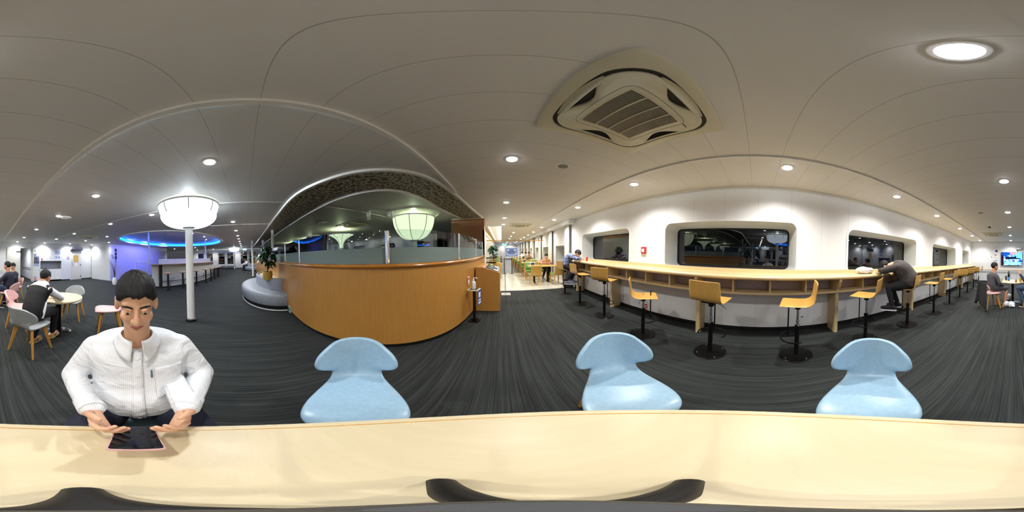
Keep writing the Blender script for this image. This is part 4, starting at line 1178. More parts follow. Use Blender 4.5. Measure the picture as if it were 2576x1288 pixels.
for k, (x, y) in enumerate([(-6.44, -3.31), (-7.1, -2.87), (-8.0, -2.48), (-8.9, -2.21), (-9.72, -2.09), (-10.5, -2.02), (-11.3, -1.97), (-12.1, -1.99)]):
    lb = 'round seat fixed bar stool with thick black post, %s along the curved bar' % ORD[k]
    if proto_bs is None:
        s = thing('round_bar_stool', lb, 'stool', (x, y, 0), 0, 'round stools along the curved bar')
        obj('seat', MB().lathe([(0, .72), (.17, .72), (.19, .735), (.195, .76), (.185, .785), (.1, .795), (0, .797)], 32), M_('stool_pinkwood', 'd8b8a0', .45), s)
        obj('post', MB().lathe([(.045, .02), (.045, .71), (.1, .722), (0, .722)], 18), MAT['rubber'], s)
        obj('base_plate', MB().lathe([(.12, 0), (.12, .02), (.05, .025), (0, .025)], 24), MAT['black'], s)
        proto_bs = s
    else: dup(proto_bs, (x, y, 0), 0, lb)
for x, y, lb in [(-6.62, -4.42, 'thin white post from bar to ceiling at the near end of the bar'), (-10.95, -2.7, 'thin white post from bar to ceiling at the far half of the bar')]:
    o = obj('post', MB().lathe([(.04, 1.376 if x < -8 else 1.151), (.04, CEIL + .2)], 14), MAT['white']); o.location = (x, y, 0); tag(o, lb, 'post', 'bar posts')
t = thing('glass_hanger', 'white glass hanger rail with hooks at the near end of the bar', 'rack', (-6.45, -4.75, 0))
obj('rail', MB().box(-.02, .02, -.42, .38, 1.28, 1.31), MAT['white'], t)
obj('stand', MB().box(-.015, .015, -.4, -.37, 0, 1.28), MAT['white'], t); obj('stand', MB().box(-.015, .015, .33, .36, 0, 1.28), MAT['white'], t)
for k in range(5): obj('hook', MB().tube([(0, -.3 + .14 * k, 1.28), (0, -.3 + .14 * k, 1.2), (0, -.27 + .14 * k, 1.17), (0, -.25 + .14 * k, 1.2)], .006, 6), MAT['chrome'], t)
t = thing('toilet_sign', 'column of dark pictogram signs on the white end of the bar wall', 'sign', (-7.88, -7.985, 0), PI)
for k, z in enumerate((2.06, 1.80, 1.55)):
    p = obj('pictogram', MB().prism(rrect(-.10, .10, -.11, .11, .025), 0, .008, Matrix.Translation((0, .008, z)) @ Matrix.Rotation(PI / 2, 4, 'X')), MAT['darkgrey'], t)
    q = MB()
    if k == 0: q.ell((0, .012, z + .06), .02, .003, .02).box(-.02, .02, .009, .013, z - .06, z + .03)
    elif k == 1: q.ell((-.04, .012, z + .06), .016, .003, .016).box(-.055, -.025, .009, .013, z - .06, z + .03).ell((.04, .012, z + .06), .016, .003, .016).box(.025, .055, .009, .013, z - .06, z + .03)
    else: q.tube([(-.05, .011, z - .05), (-.05, .011, z + .03), (.02, .011, z + .06), (.05, .011, z)], .009, 6)
    obj('figure_print', q, MAT['paper'], p)
obj('arrow', MB().tube([(.07, .004, 1.4), (-.06, .004, 1.26)], .012, 6).tube([(.05, .004, 1.26), (-.06, .004, 1.26), (-.06, .004, 1.37)], .012, 6), MAT['darkgrey'], t)
t = thing('smoking_pictogram', 'small dark smoking ban marks on the white wall left of the pictogram column', 'sign', (-7.55, -7.985, 1.6), PI)
obj('loop', MB().tube([(.03 * math.cos(a) - .03, .004, .06 * math.sin(a) + .1) for a in [2 * PI * k / 16 for k in range(16)]], .011, 6, closed=True).tube([(-.01, .004, .05), (-.07, .004, .0)], .011, 6), MAT['darkgrey'], t)
obj('block', MB().box(.05, .1, 0, .008, -.13, .03), MAT['navyink'], t)
t = thing('twig_plant', 'thin bare twigs of a dried plant before the bar wall, behind the seated man', 'plant', (-6.35, -6.55, 0))
tw = MB(); rnd = random.Random(4)
for k in range(16):
    a = rnd.uniform(0, 2 * PI); r_ = rnd.uniform(.15, .45); h_ = rnd.uniform(1.1, 1.55)
    tw.tube([(0, 0, .35), (r_ * .35 * math.cos(a), r_ * .35 * math.sin(a), h_ * .75), (r_ * math.cos(a), r_ * math.sin(a), h_)], [.008, .005, .002], 5)
obj('twigs', tw, MAT['bark'], t); obj('vase', MB().lathe([(0, 0), (.12, 0), (.16, .2), (.1, .4), (.09, .4), (0, .1)], 24), MAT['white'], t)
# far benches, blue lit sign
for k, (y, lb) in enumerate([(-2.95, 'grey leather bench under the far left pair of dark windows'), (-1.75, 'grey leather bench beside the column with the far bowl lamp')]):
    t = thing('bench', lb, 'bench', (-20.2, y, 0))
    obj('seat', MB().box(-.35, .35, -.55, .55, .1, .42), MAT['sofa'], t, bevel=.03); obj('plinth', MB().box(-.3, .3, -.5, .5, 0, .1), MAT['rubber'], t)
t = thing('hanging_sign', 'small bright blue lit sign hanging from the ceiling near the far windows', 'sign', (-18.2, .0, 2.28))
obj('case', MB().box(-.03, .03, -.2, .2, -.1, .1), MAT['white'], t); obj('face', MB().box(.03, .034, -.18, .18, -.09, .09), MAT['bluesign'], t); obj('rod', MB().box(-.01, .01, -.01, .01, .1, .25), MAT['white'], t)
t = thing('hanging_sign', 'white hanging restroom sign with pictograms under the dim lounge ceiling', 'sign', (-7.6, 3.4, 2.3), .95)
obj('case', MB().box(-.35, .35, -.02, .02, -.09, .09), MAT['paper'], t); obj('rod', MB().box(-.01, .01, -.01, .01, .09, .22), MAT['darkgrey'], t)
obj('blue_figure', MB().ell((-.24, -.022, .045), .02, .004, .02).box(-.26, -.22, -.026, -.02, -.06, .02), MAT['blueink'], t)
obj('red_figure', MB().ell((-.14, -.022, .045), .02, .004, .02).box(-.16, -.12, -.026, -.02, -.06, .02), MAT['red'], t)
obj('dark_print', MB().box(-.04, .28, -.026, -.02, -.02, .04), MAT['ink'], t)

# ------------------------------------------------------------------ south wall fittings (local X runs to the viewer's left, faces +Y)
def on_wall(name, label, cat, x, z, y=YE + .002, group=None):
    return thing(name, label, cat, (x, y, z), 0, group)
t = on_wall('television', 'wall mounted flat television showing a blue cooking broadcast', 'television', .08, 1.47)
obj('bezel', MB().box(-.66, .66, .02, .07, -.41, .41), MAT['rubber'], t, bevel=.006)
def m_screen():
    m = bpy.data.materials.new('tv_picture'); m.use_nodes = True; nt = m.node_tree; nt.nodes.remove(nt.nodes['Principled BSDF'])
    em = nt.nodes.new('ShaderNodeEmission'); em.inputs[1].default_value = 1.1
    tc = nt.nodes.new('ShaderNodeTexCoord'); mp = nt.nodes.new('ShaderNodeMapping'); mp.inputs['Scale'].default_value = (3.2, 1, 5.0)
    n = nt.nodes.new('ShaderNodeTexNoise'); n.inputs['Scale'].default_value = 1.0; n.inputs['Detail'].default_value = 4
    r = nt.nodes.new('ShaderNodeValToRGB'); e = r.color_ramp.elements
    while len(e) < 6: e.new(.5)
    for q, (p, c) in zip(e, [(.3, '0a0c1c'), (.42, '123a9a'), (.5, '2f8fe0'), (.58, 'bfe8f6'), (.64, '2a50b0'), (.72, '7a4a50')]): q.position = p; q.color = lin(c)
    nt.links.new(tc.outputs['Object'], mp.inputs[0]); nt.links.new(mp.outputs[0], n.inputs['Vector']); nt.links.new(n.outputs[0], r.inputs[0]); nt.links.new(r.outputs[0], em.inputs[0])
    nt.links.new(em.outputs[0], nt.nodes['Material Output'].inputs[0]); return m
sc_ = obj('screen', MB().box(-.645, .645, .07, .072, -.395, .395), m_screen(), t)
for nm, x0, x1, z0, z1, c, s_ in [('picture_wall', .05, .62, .22, .39, '1c4fb0', .8), ('picture_poster', -.30, .12, .25, .39, 'b98f9c', .9), ('picture_sky', -.64, -.28, .05, .39, '5fd0f0', 1.1), ('picture_people', -.45, .40, -.02, .12, '1a2038', .6), ('picture_table', -.5, .45, -.36, -.2, '7fd0ea', 1.0), ('picture_curtain', .5, .645, -.395, .39, '2a1630', .6)]:
    obj(nm, MB().box(x0, x1, .0722, .0726, z0, z1), emis('tv_' + nm, c, s_), sc_)
obj('wall_bracket', MB().box(-.2, .2, 0, .02, -.15, .15), MAT['darkgrey'], t)
t = on_wall('emergency_light', 'grey box lamp on the wall above the television corner', 'lamp', -.36, 2.12)
obj('case', MB().box(-.16, .16, 0, .08, -.08, .08), MAT.setdefault('boxgrey', M_('box_grey', 'b9bdbf', .5)), t, bevel=.006); obj('lens', MB().box(-.13, .13, .08, .084, -.06, .06), MAT['white'], t)
obj('arm', MB().box(.04, .14, 0, .03, -.16, -.08), MAT['darkgrey'], t)
def poster(label, x, z, w, h, rows, field=None, name='notice', ink='greyink', group=None):
    t = on_wall(name, label, 'notice', x, z, group=group)
    s_ = obj('sheet', MB().box(-w / 2, w / 2, 0, .0015, -h / 2, h / 2), MAT['paper'], t)
    if field: obj('colour_field', MB().box(field[0], field[1], .0012, .0018, field[2], field[3]), MAT[field[4]], s_)
    if rows: panel_text(s_, rows, ink)
    return t
poster('topmost small notice with dark picture left of the television', 1.09, 1.97, .30, .26, [(-.12, .12, -.02, .02)], (-.13, .02, -.1, .05, 'navyink'))
poster('small white notice with one dark line, second in the column left of the television', 1.09, 1.69, .30, .1, [(-.08, .08, -.02, .04)], None, ink='ink')
poster('notice with grey drawing, third in the column left of the television', 1.09, 1.52, .32, .18, [(-.14, .1, -.05, .015), (-.1, .14, .0, .02)], None)
poster('notice with blue block at the bottom of the column left of the television', 1.09, 1.34, .30, .15, [(-.02, .12, -.04, .06)], (-.13, .0, -.03, .05, 'paleblue'))
poster('pale grey notice sheet on the wall between the window wall and the notice column', 1.6, 1.44, .34, .32, [(-.06, .06, .1, .015), (-.13, .13, .04, .01), (-.13, .13, 0, .01), (-.13, .1, -.04, .01), (-.1, .1, -.09, .01)])
o = obj('round_button', MB().lathe([(0, 0), (.035, 0), (.035, .012), (0, .014)], 18, M=Matrix.Rotation(-PI / 2, 4, 'X')), MAT['grillegrey']); o.location = (1.36, YE, 1.57); tag(o, 'small round plate on the wall right of the pale grey notice sheet', 'plate')
t = on_wall('handrail', 'long wooden handrail on the wall below the television', 'handrail', .7, .78)
obj('rail', MB().box(-1.55, 1.42, .05, .085, -.025, .025), MAT['counterwood'], t, bevel=.01)
for k in range(4): obj('bracket', MB().tube([(-1.3 + .87 * k, 0, -.06), (-1.3 + .87 * k, .06, -.05), (-1.3 + .87 * k, .067, -.02)], .012, 6), MAT['alu'], t)
for x, z, w, h, lb in [(-.05, .45, .34, .5, 'flush white access panel in the wall under the television handrail')]:
    t = on_wall('wall_hatch', lb, 'hatch', x, z)
    obj('frame', MB().sweep(rrect(-w / 2, w / 2, -h / 2, h / 2, .01, 2), [(0, 0), (.012, 0), (.012, .004), (0, .004)], closed=True), MAT['grillegrey'], t).rotation_euler = (PI / 2, 0, PI)
# double door left leaf and doorway
struct('door_3', MB().box(-1.95, -1.12, YE, YE + .05, .02, 2.2), MAT.setdefault('doorcream', M_('door_cream', 'dedcd0', .5)), bevel=.004)
b = MB().box(DX0 - .05, DX0, YE - .05, YE + .03, 0, DZ + .05).box(DX1, DX1 + .05, YE - .05, YE + .03, 0, DZ + .05).box(DX0 - .05, DX1 + .05, YE - .05, YE + .03, DZ, DZ + .05)
struct('trim_15', b, MAT['doorcream'])
t = on_wall('door_closer', 'grey door closer box above the cream door leaf', 'door closer', -1.82, 2.02, YE + .052); obj('case', MB().box(-.13, .13, 0, .05, -.06, .06), MAT['grillegrey'], t); obj('arm', MB().box(-.38, -.1, .02, .035, .015, .03), MAT['darkgrey'], t)
struct('door_4', MB().box(-2.79, -2.75, YE - .3, YE - .06, .02, 2.12), MAT['doorcream'])
t = thing('handrail', 'grey handrail on the corridor wall seen through the open doorway', 'handrail', (-3.03, YE - 2.6, .85))
obj('rail', MB().tube([(.06, -2.2, 0), (.06, 2.4, 0)], .02, 8), MAT['alu'], t)
for k in range(6): obj('bracket', MB().tube([(-.0, -2 + .8 * k, -.06), (.06, -2 + .8 * k, -.02)], .01, 6), MAT['darkgrey'], t)
t = on_wall('cabin_sign', 'wall sign with arrow, cabin numbers and blue restroom pictogram', 'sign', -3.2, 1.87)
obj('arrow', MB().tube([(.24, .004, .06), (.24, .004, .18)], .008, 6).tube([(.19, .004, .12), (.24, .004, .18), (.29, .004, .12)], .008, 6), MAT['ink'], t)
px = obj('pictogram', MB().prism(rrect(.17, .31, -.19, -.04, .02), 0, .006, Matrix.Rotation(PI / 2, 4, 'X') @ Matrix.Translation((0, 0, -.006))), MAT['blueink'], t)
obj('figure_print', MB().ell((.24, .008, -.075), .018, .003, .018).box(.222, .258, .006, .009, -.17, -.1), MAT['paper'], px)
for k, s_ in enumerate(['701 ~ 706', '720 ~ 723', '776 ~ 778']): lettering(t, s_, .1, -.09, .004, .12 - .125 * k, 'greyink')
t = on_wall('deck_plan', 'dark blue deck plan panel beside the open doorway', 'notice', -3.02, 1.40)
s_ = obj('sheet', MB().box(-.2, .2, 0, .008, -.22, .25), MAT['navyink'], t)
q = MB()
for x0, x1, z0, z1 in [(-.13, -.03, .0, .18), (.03, .13, .0, .18), (-.13, -.03, -.2, -.04), (.03, .13, -.2, -.04)]:
    for a, c, d, e in ((x0, x1, z0, z0 + .008), (x0, x1, z1 - .008, z1), (x0, x0 + .008, z0, z1), (x1 - .008, x1, z0, z1)): q.box(a, c, .008, .0095, d, e)
q.box(-.16, .16, .008, .0095, .205, .215); q.box(-.165, -.155, .008, .0095, -.05, .215); q.box(.155, .165, .008, .0095, -.05, .215)
obj('plan_lines', q, MAT['paper'], s_)
obj('legend', MB().box(-.2, .2, 0, .004, -.36, -.25), MAT['paleblue'], t)
t = on_wall('fire_button', 'small red alarm button above the wall sink niche', 'alarm', -3.42, 1.485); obj('case', MB().box(-.05, .05, 0, .03, -.06, .06), MAT['red'], t, bevel=.006); obj('label_plate', MB().box(-.03, .03, .03, .032, -.02, .02), MAT['paper'], t)
t = on_wall('fire_button', 'red extinguisher mark low on the wall beside the boy in tracksuit', 'alarm', -2.97, .22); obj('case', MB().box(-.07, .07, 0, .006, -.1, .1), MAT['red'], t); obj('white_print', MB().box(-.04, -.01, .006, .008, -.06, .06).box(.01, .04, .006, .008, -.06, .06), MAT['paper'], t)
# sink niche unit
t = thing('sink_unit', 'built-in white sink niche with metal top and cupboard doors below', 'sink', (-4.07, YE, 0))
nb = MB().box(-.75, .75, -.42, -.40, .85, 1.36).box(-.76, -.75, -.42, 0, .85, 1.36).box(.75, .76, -.42, 0, .85, 1.36).box(-.75, .75, -.42, 0, 1.36, 1.37)
obj('niche', nb, MAT['reveal'], t)
obj('sink_top', MB().box(-.75, .75, -.42, .02, .83, .86), M_('sink_steel', '6f7378', .3, .8), t)
obj('basin', MB().lathe([(.16, 0), (.15, -.0), (.11, .006), (0, .004)], 24, (-.4, -.16, .862)), MAT['chrome'], t)
obj('basin', MB().lathe([(.16, 0), (.15, -.0), (.11, .006), (0, .004)], 24, (.15, -.16, .862)), MAT['chrome'], t)
obj('niche_frame', MB().box(-.82, .82, 0, .02, .78, .83).box(-.82, .82, 0, .02, 1.36, 1.42).box(.76, .82, 0, .02, .83, 1.36).box(-.82, -.76, 0, .02, .83, 1.36), MAT['white'], t)
for k in range(3):
    d = obj('door', MB().box(-.74 + .5 * k, -.26 + .5 * k, 0, .025, .1, .76), MAT['white'], t, bevel=.004)
    if k < 2:
        g_ = obj('pictogram', MB().prism(rrect(-.09, .09, -.09, .09, .015), 0, .002, Matrix.Translation((-.5 + .5 * k, .028, .6)) @ Matrix.Rotation(PI / 2, 4, 'X')), MAT['paper'], d)
        obj('figure_print', MB().tube([(-.53 + .5 * k, .03, .64), (-.5 + .5 * k, .03, .6), (-.47 + .5 * k, .03, .56)], .014 if k else .006, 5) if k else MB().tube([(.03 * math.cos(a) - .5, .03, .6 + .03 * math.sin(a)) for a in (0.3, 2.2, 4.3)], .006, 5), MAT['ink'], d)
obj('kick', MB().box(-.75, .75, 0, .012, 0, .1), MAT['rubber'], t)
poster('pale grey notice sheet above the right side of the sink niche', -4.06, 1.55, .32, .32, [(-.05, .05, .1, .015), (-.12, .12, .04, .01), (-.12, .12, -.0, .01), (-.12, .1, -.05, .01), (-.1, .1, -.1, .01)])
poster('blue and white notice poster with drawings above the sink niche', -4.55, 1.72, .44, .7, [(-.18, .18, .02, .02), (-.17, -.02, -.2, .16), (.03, .18, -.2, .16), (-.2, .2, -.33, .05)], (-.19, .19, .08, .33, 'paleblue'), ink='paleblue')
t = on_wall('smoking_sign', 'dark cigarette pictogram on the white wall left of the windowed door', 'sign', -5.34, 1.52)
obj('cigarette', MB().box(-.12, .12, 0, .006, -.03, .0), MAT['navyink'], t); obj('smoke_curve', MB().tube([(-.1, .004, .05), (-.08, .004, .1), (.0, .004, .13), (.03, .004, .2)], .009, 5).tube([(-.06, .004, .05), (-.03, .004, .08), (.06, .004, .1), (.09, .004, .17)], .009, 5), MAT['darkgrey'], t)
# smoking room door with amber window
d = struct('door_5', MB().box(-6.36, -5.6, YE, YE + .04, .02, 2.1), MAT['doorcream'], bevel=.004)
obj('door_window', MB().prism(rrect(-6.17, -5.77, 1.27, 1.77, .06), 0, .004, Matrix.Translation((0, YE + .045, 0)) @ Matrix.Rotation(PI / 2, 4, 'X')), emis('amber_glow', 'b89a5c', .55), d)
obj('door_notice', MB().box(-6.1, -5.9, YE + .04, YE + .043, .98, 1.22), MAT['paper'], d)
obj('hinge', MB().box(-6.38, -6.34, YE + .02, YE + .06, 1.9, 2.05).box(-6.38, -6.34, YE + .02, YE + .06, 1.0, 1.14).box(-6.38, -6.34, YE + .02, YE + .06, .15, .3), MAT['darkgrey'], d)
obj('vent_panel', MB().box(-6.1, -5.8, YE + .04, YE + .045, .18, .62), MAT['doorcream'], d)
obj('lock', MB().box(-5.7, -5.66, YE + .04, YE + .055, 1.0, 1.05).box(-5.7, -5.66, YE + .04, YE + .055, 1.12, 1.16).box(-5.7, -5.66, YE + .04, YE + .055, 1.22, 1.25), MAT['darkgrey'], d)
t = on_wall('air_curtain', 'silver grey air curtain unit mounted over the windowed door', 'air curtain', -5.98, 2.22)
obj('body', MB().loft([[V((x, y, z)) for y, z in ((0, -.12), (.12, -.12), (.2, -.05), (.22, .02), (.2, .1), (.12, .12), (0, .12))] for x in (-.47, .47)]), M_('silver_paint', '9fa3a6', .35, .5), t, bevel=.01)
obj('outlet', MB().box(-.4, .4, .05, .14, -.135, -.12), MAT['darkgrey'], t)
t = on_wall('travel_poster', 'hanging travel poster with blue sky and white clouds over a dark sea', 'poster', -7.7, 1.72)
s_ = obj('sheet', MB().box(-.39, .39, .01, .014, -.54, .5), MAT['paper'], t)
obj('sky_field', MB().box(-.36, .36, .014, .0155, .2, .49), M_('poster_sky', '5f9bd2', .5), s_)
obj('sea_field', MB().box(-.36, .36, .014, .0155, -.48, -.05), M_('poster_sea', '3c5a9e', .5), s_)
rnd = random.Random(2); cb = MB()
for k in range(14): cb.ell((rnd.uniform(-.25, .25), .0155, -.22 + rnd.uniform(-.08, .08)), rnd.uniform(.05, .13), .002, rnd.uniform(.03, .07))
for k in range(9): cb.ell((rnd.uniform(-.05, .3), .0155, .26 + rnd.uniform(-.05, .08)), rnd.uniform(.05, .1), .002, rnd.uniform(.03, .05))
obj('cloud_print', cb, MAT['paper'], s_)
obj('title_print', MB().box(-.06, .06, .0145, .016, .04, .09).box(-.26, .26, .0145, .016, .13, .15), MAT['greyink'], s_)
obj('hanging_bar', MB().box(-.39, .39, .008, .02, .5, .52).box(-.36, -.352, .004, .01, .52, .66).box(.352, .36, .004, .01, .52, .66), MAT['alu'], t)
t = on_wall('handrail', 'short wooden handrail under the travel poster', 'handrail', -7.75, .95)
obj('rail', MB().box(-.45, .45, .05, .085, -.022, .022), MAT['counterwood'], t, bevel=.01)
for k in range(2): obj('bracket', MB().tube([(-.3 + .6 * k, 0, -.07), (-.3 + .6 * k, .06, -.05), (-.3 + .6 * k, .067, -.02)], .012, 6), MAT['alu'], t)
struct('door_6', MB().box(-8.1, -7.4, -10.158, -10.10, 0, .001), MAT['doorcream'])
# red alarm on the window wall, access hatch and sticker under the counter
t = thing('fire_alarm_box', 'small square red alarm box on the white wall left of the widest window', 'alarm', (2.66, 2.2, 1.375))
obj('case', MB().box(-.05, 0, -.062, .062, -.07, .07), MAT['red'], t, bevel=.012); obj('button_plate', MB().box(-.054, -.05, -.035, .035, -.04, .03), MAT['paper'], t); obj('cover', MB().box(-.052, -.05, -.05, .05, .04, .055), MAT['lip'], t)
t = thing('access_hatch', 'small white hatch in the wall under the counter behind a sideways stool', 'panel', (2.66, -.87, .24))
obj('frame', MB().box(-.006, 0, -.13, .13, -.14, .14), MAT['wall'], t, bevel=.002); obj('plate', MB().box(-.01, -.006, -.115, .115, -.125, .125), MAT['white'], t); obj('latch', MB().box(-.016, -.01, .07, .1, .01, .03), MAT['darkgrey'], t)
t = thing('floor_sticker', 'small red and white sticker low on the wall behind the low stool', 'sticker', (2.66, 2.13, .14))
obj('sheet', MB().box(-.003, 0, -.035, .035, -.07, .07), MAT['red'], t); obj('white_print', MB().ell((-.003, 0, .025), .002, .02, .02).box(-.0045, -.003, -.025, .025, -.05, -.015), MAT['paper'], t)

# ------------------------------------------------------------------ things on the counter and tables
t = thing('drink_can', 'red striped drink can on the counter beside the man in plaid shirt', 'can', (2.45, 4.22, 1.0456))
obj('can_body', MB().lathe([(0, 0), (.026, 0), (.03, .006), (.03, .112), (.025, .12), (0, .12)], 22), MAT['red'], t)
obj('pale_stripe', MB().box(-.031, -.0295, -.012, -.004, .008, .11).box(-.029, -.027, .01, .016, .008, .11), MAT['paper'], t); obj('lid', MB().lathe([(0, .1205), (.024, .1205), (.025, .118)], 18, caps=False), MAT['alu'], t)
def bag_mesh(seed, sx, sy, sz):
    rnd = random.Random(seed); b = MB()
    for k in range(9): b.ell((rnd.uniform(-sx, sx) * .6, rnd.uniform(-sy, sy) * .6, sz * rnd.uniform(.3, .5)), sx * rnd.uniform(.35, .6), sy * rnd.uniform(.35, .6), sz * rnd.uniform(.35, .55))
    for k in range(3): b.ell((rnd.uniform(-sx, sx) * .9, rnd.uniform(-sy, sy) * .9, sz * .15), sx * .35, sy * .3, sz * .16)
    me = remesh(b, .012, 3)
    zmin = min(v.co.z for v in me.vertices)
    for v in me.vertices:
        n = math.sin(v.co.x * 60 + seed) * math.sin(v.co.y * 55) * math.sin(v.co.z * 70 + 1)
        v.co += v.normal * .008 * n; v.co.z = max(v.co.z - zmin, 0)
    return me
o = obj('plastic_bag', bag_mesh(5, .11, .2, .12), MAT['bag'], angle=180); o.location = (2.42, -1.92, 1.046); tag(o, 'crumpled white plastic bag on the counter beside the sleeping man', 'bag')
o = obj('plastic_bag', bag_mesh(8, .15, .13, .17), MAT['bag'], angle=180); o.location = (.09, -4.64, 0); tag(o, 'white shopping bag lying on the carpet under the drinks table', 'bag')
o = obj('plastic_bag', bag_mesh(9, .14, .14, .22), MAT['bag'], angle=180); o.location = (.16, -5.45, 0); tag(o, 'second white shopping bag standing beyond the drinks table post', 'bag')
t = thing('wine_bottle', 'dark green wine bottle with blue label on the drinks table', 'bottle', (.13, -5.28, .7))
obj('glass', MB().lathe([(0, 0), (.036, 0), (.038, .01), (.038, .2), (.03, .235), (.014, .255), (.014, .31), (.016, .315), (0, .316)], 24), M_('bottle_glass', '121a10', .08), t)
obj('label_band', MB().lathe([(.0386, .03), (.0386, .12)], 24, caps=False), M_('label_blue', '3a8ad0', .5), t)
def can(label, x, y, col, r=.032, h=.12, z=.7, nm='drink_can', cat='can'):
    t = thing(nm, label, cat, (x, y, z))
    obj('body', MB().lathe([(0, 0), (r * .9, 0), (r, .006), (r, h - .006), (r * .86, h), (0, h)], 20), col, t)
    obj('rim', MB().lathe([(r * .86, h), (r * .88, h + .004), (r * .8, h + .003)], 20, caps=False), MAT['alu'] if cat == 'can' else MAT['paper'], t)
can('pale beige can at the left edge of the drinks table', .33, -5.02, M_('can_beige', 'c9c39a', .3, .3))
can('dark purple can beside the wine bottle', .22, -5.35, M_('can_dark', '463e54', .3, .3), .034, .15)
can('yellow can at the right side of the drinks table', -.24, -4.98, M_('can_yellow', 'c9b02e', .3, .3))
can('brown paper cup in the middle front of the drinks table', -.10, -4.86, M_('cup_brown', 'b98a6a', .6), .034, .09, .7, 'paper_cup', 'cup')
can('tan paper cup behind the yellow can', -.22, -5.2, M_('cup_tan', 'c79a74', .6), .034, .1, .7, 'paper_cup', 'cup')
o = obj('paper_sheet', MB().box(-.12, .12, -.08, .08, 0, .003), MAT['paper']); o.location = (.12, -5.02, .7005); tag(o, 'white sheet of paper under the wine bottle on the drinks table', 'paper')
rnd = random.Random(11); sn = MB()
for k in range(26): sn.ell((rnd.uniform(-.16, .16), rnd.uniform(-.07, .07), .006), .012, .009, .006, nu=8, nv=5)
o = obj('snacks', sn, M_('snack', 'c9b48a', .8)); o.location = (.05, -4.93, .704); o['kind'] = 'stuff'; tag(o, 'small scattered snacks across the front of the drinks table', 'snacks')

# ------------------------------------------------------------------ camera tripod on the round table
t = thing('mini_tripod', 'slim black desk tripod with splayed legs standing on the round table', 'tripod', (0, 0, .7012))
obj('pole', MB().lathe([(.011, .03), (.011, .18), (.008, .18), (.008, .35)], 16), MAT['rubber'], t)
obj('grip', MB().lathe([(0, .34), (.009, .34), (.010, .35), (.010, .40), (.007, .41), (0, .41)], 20), MAT['darkgrey'], t)
for u in (190, 1060, 1790):
    a = (u - 1288) / 2576 * 2 * PI; dx, dy = math.sin(a) * .9977 + math.cos(a) * .067, math.cos(a) * .9977 - math.sin(a) * .067
    l = obj('leg', MB().tube([(dx * .008, dy * .008, .085), (dx * .05, dy * .05, .05), (dx * .105, dy * .105, .0145)], [.009, .012, .012], 10, dome=True), MAT['rubber'], t)
    obj('foot_pad', MB().lathe([(0, 0), (.011, 0), (.011, .008), (0, .01)], 14, (dx * .106, dy * .106, 0)), MAT['darkgrey'], l)
obj('hub', MB().lathe([(0, .05), (.016, .055), (.018, .08), (.012, .1), (0, .1)], 18), MAT['rubber'], t)
# ------------------------------------------------------------------ people
from mathutils.bvhtree import BVHTree
def bez(a, b, c, t): return a * (1 - t) ** 2 + b * 2 * t * (1 - t) + c * t * t
def hand(body, fing, wrist, d, n, side, curl=.5, scale=1.0, spread=.0):
    """d: finger direction, n: palm normal (the side the fingers close towards), side: +1 if the thumb lies along d x n"""
    d = d.normalized(); n = (n - d * n.dot(d)).normalized(); s = d.cross(n) * side
    k = scale
    rings = []
    for f, w, h in ((-.01, .024, .019), (.02, .03, .017), (.055, .039, .0145), (.085, .041, .0125), (.092, .036, .010)):
        c = wrist + d * f * k
        rings.append([c + s * w * k * math.cos(a) + n * h * k * math.sin(a) for a in [2 * PI * q / 14 for q in range(14)]])
    body.loft(rings)
    for off_, L, r in ((.030, .070, .0088), (.0105, .079, .0092), (-.010, .073, .0088), (-.029, .057, .0078)):
        p = wrist + d * .082 * k + s * off_ * k; dd = (d + s * off_ * spread * 10).normalized(); pts = [p]
        ax = dd.cross(n).normalized()
        ang = 0
        for fr, bend in ((.45, .55), (.3, .9), (.25, .6)):
            ang += curl * bend
            v = dd * math.cos(ang) + n * math.sin(ang)
            p = p + v * L * fr * k; pts.append(p)
        fing.tube(pts, [r * k, r * .95 * k, r * .88 * k, r * .7 * k], 10, dome=True)
    p0 = wrist + d * .022 * k + s * .026 * k + n * .004 * k
    p1 = p0 + (d * .55 + s * .75 + n * .25).normalized() * .042 * k
    p2 = p1 + (d * .85 + s * .2 + n * (.2 + curl * .4)).normalized() * .034 * k
    p3 = p2 + (d * .9 - s * .05 + n * (.1 + curl * .5)).normalized() * .024 * k
    fing.tube([p0, p1, p2, p3], [.013 * k, .0115 * k, .0105 * k, .008 * k], 10, dome=True)

def head_frame(pitch, yaw=0, roll=0):
    return Matrix.Rotation(math.radians(yaw), 3, 'Z') @ Matrix.Rotation(math.radians(-pitch), 3, 'X') @ Matrix.Rotation(math.radians(roll), 3, 'Y')

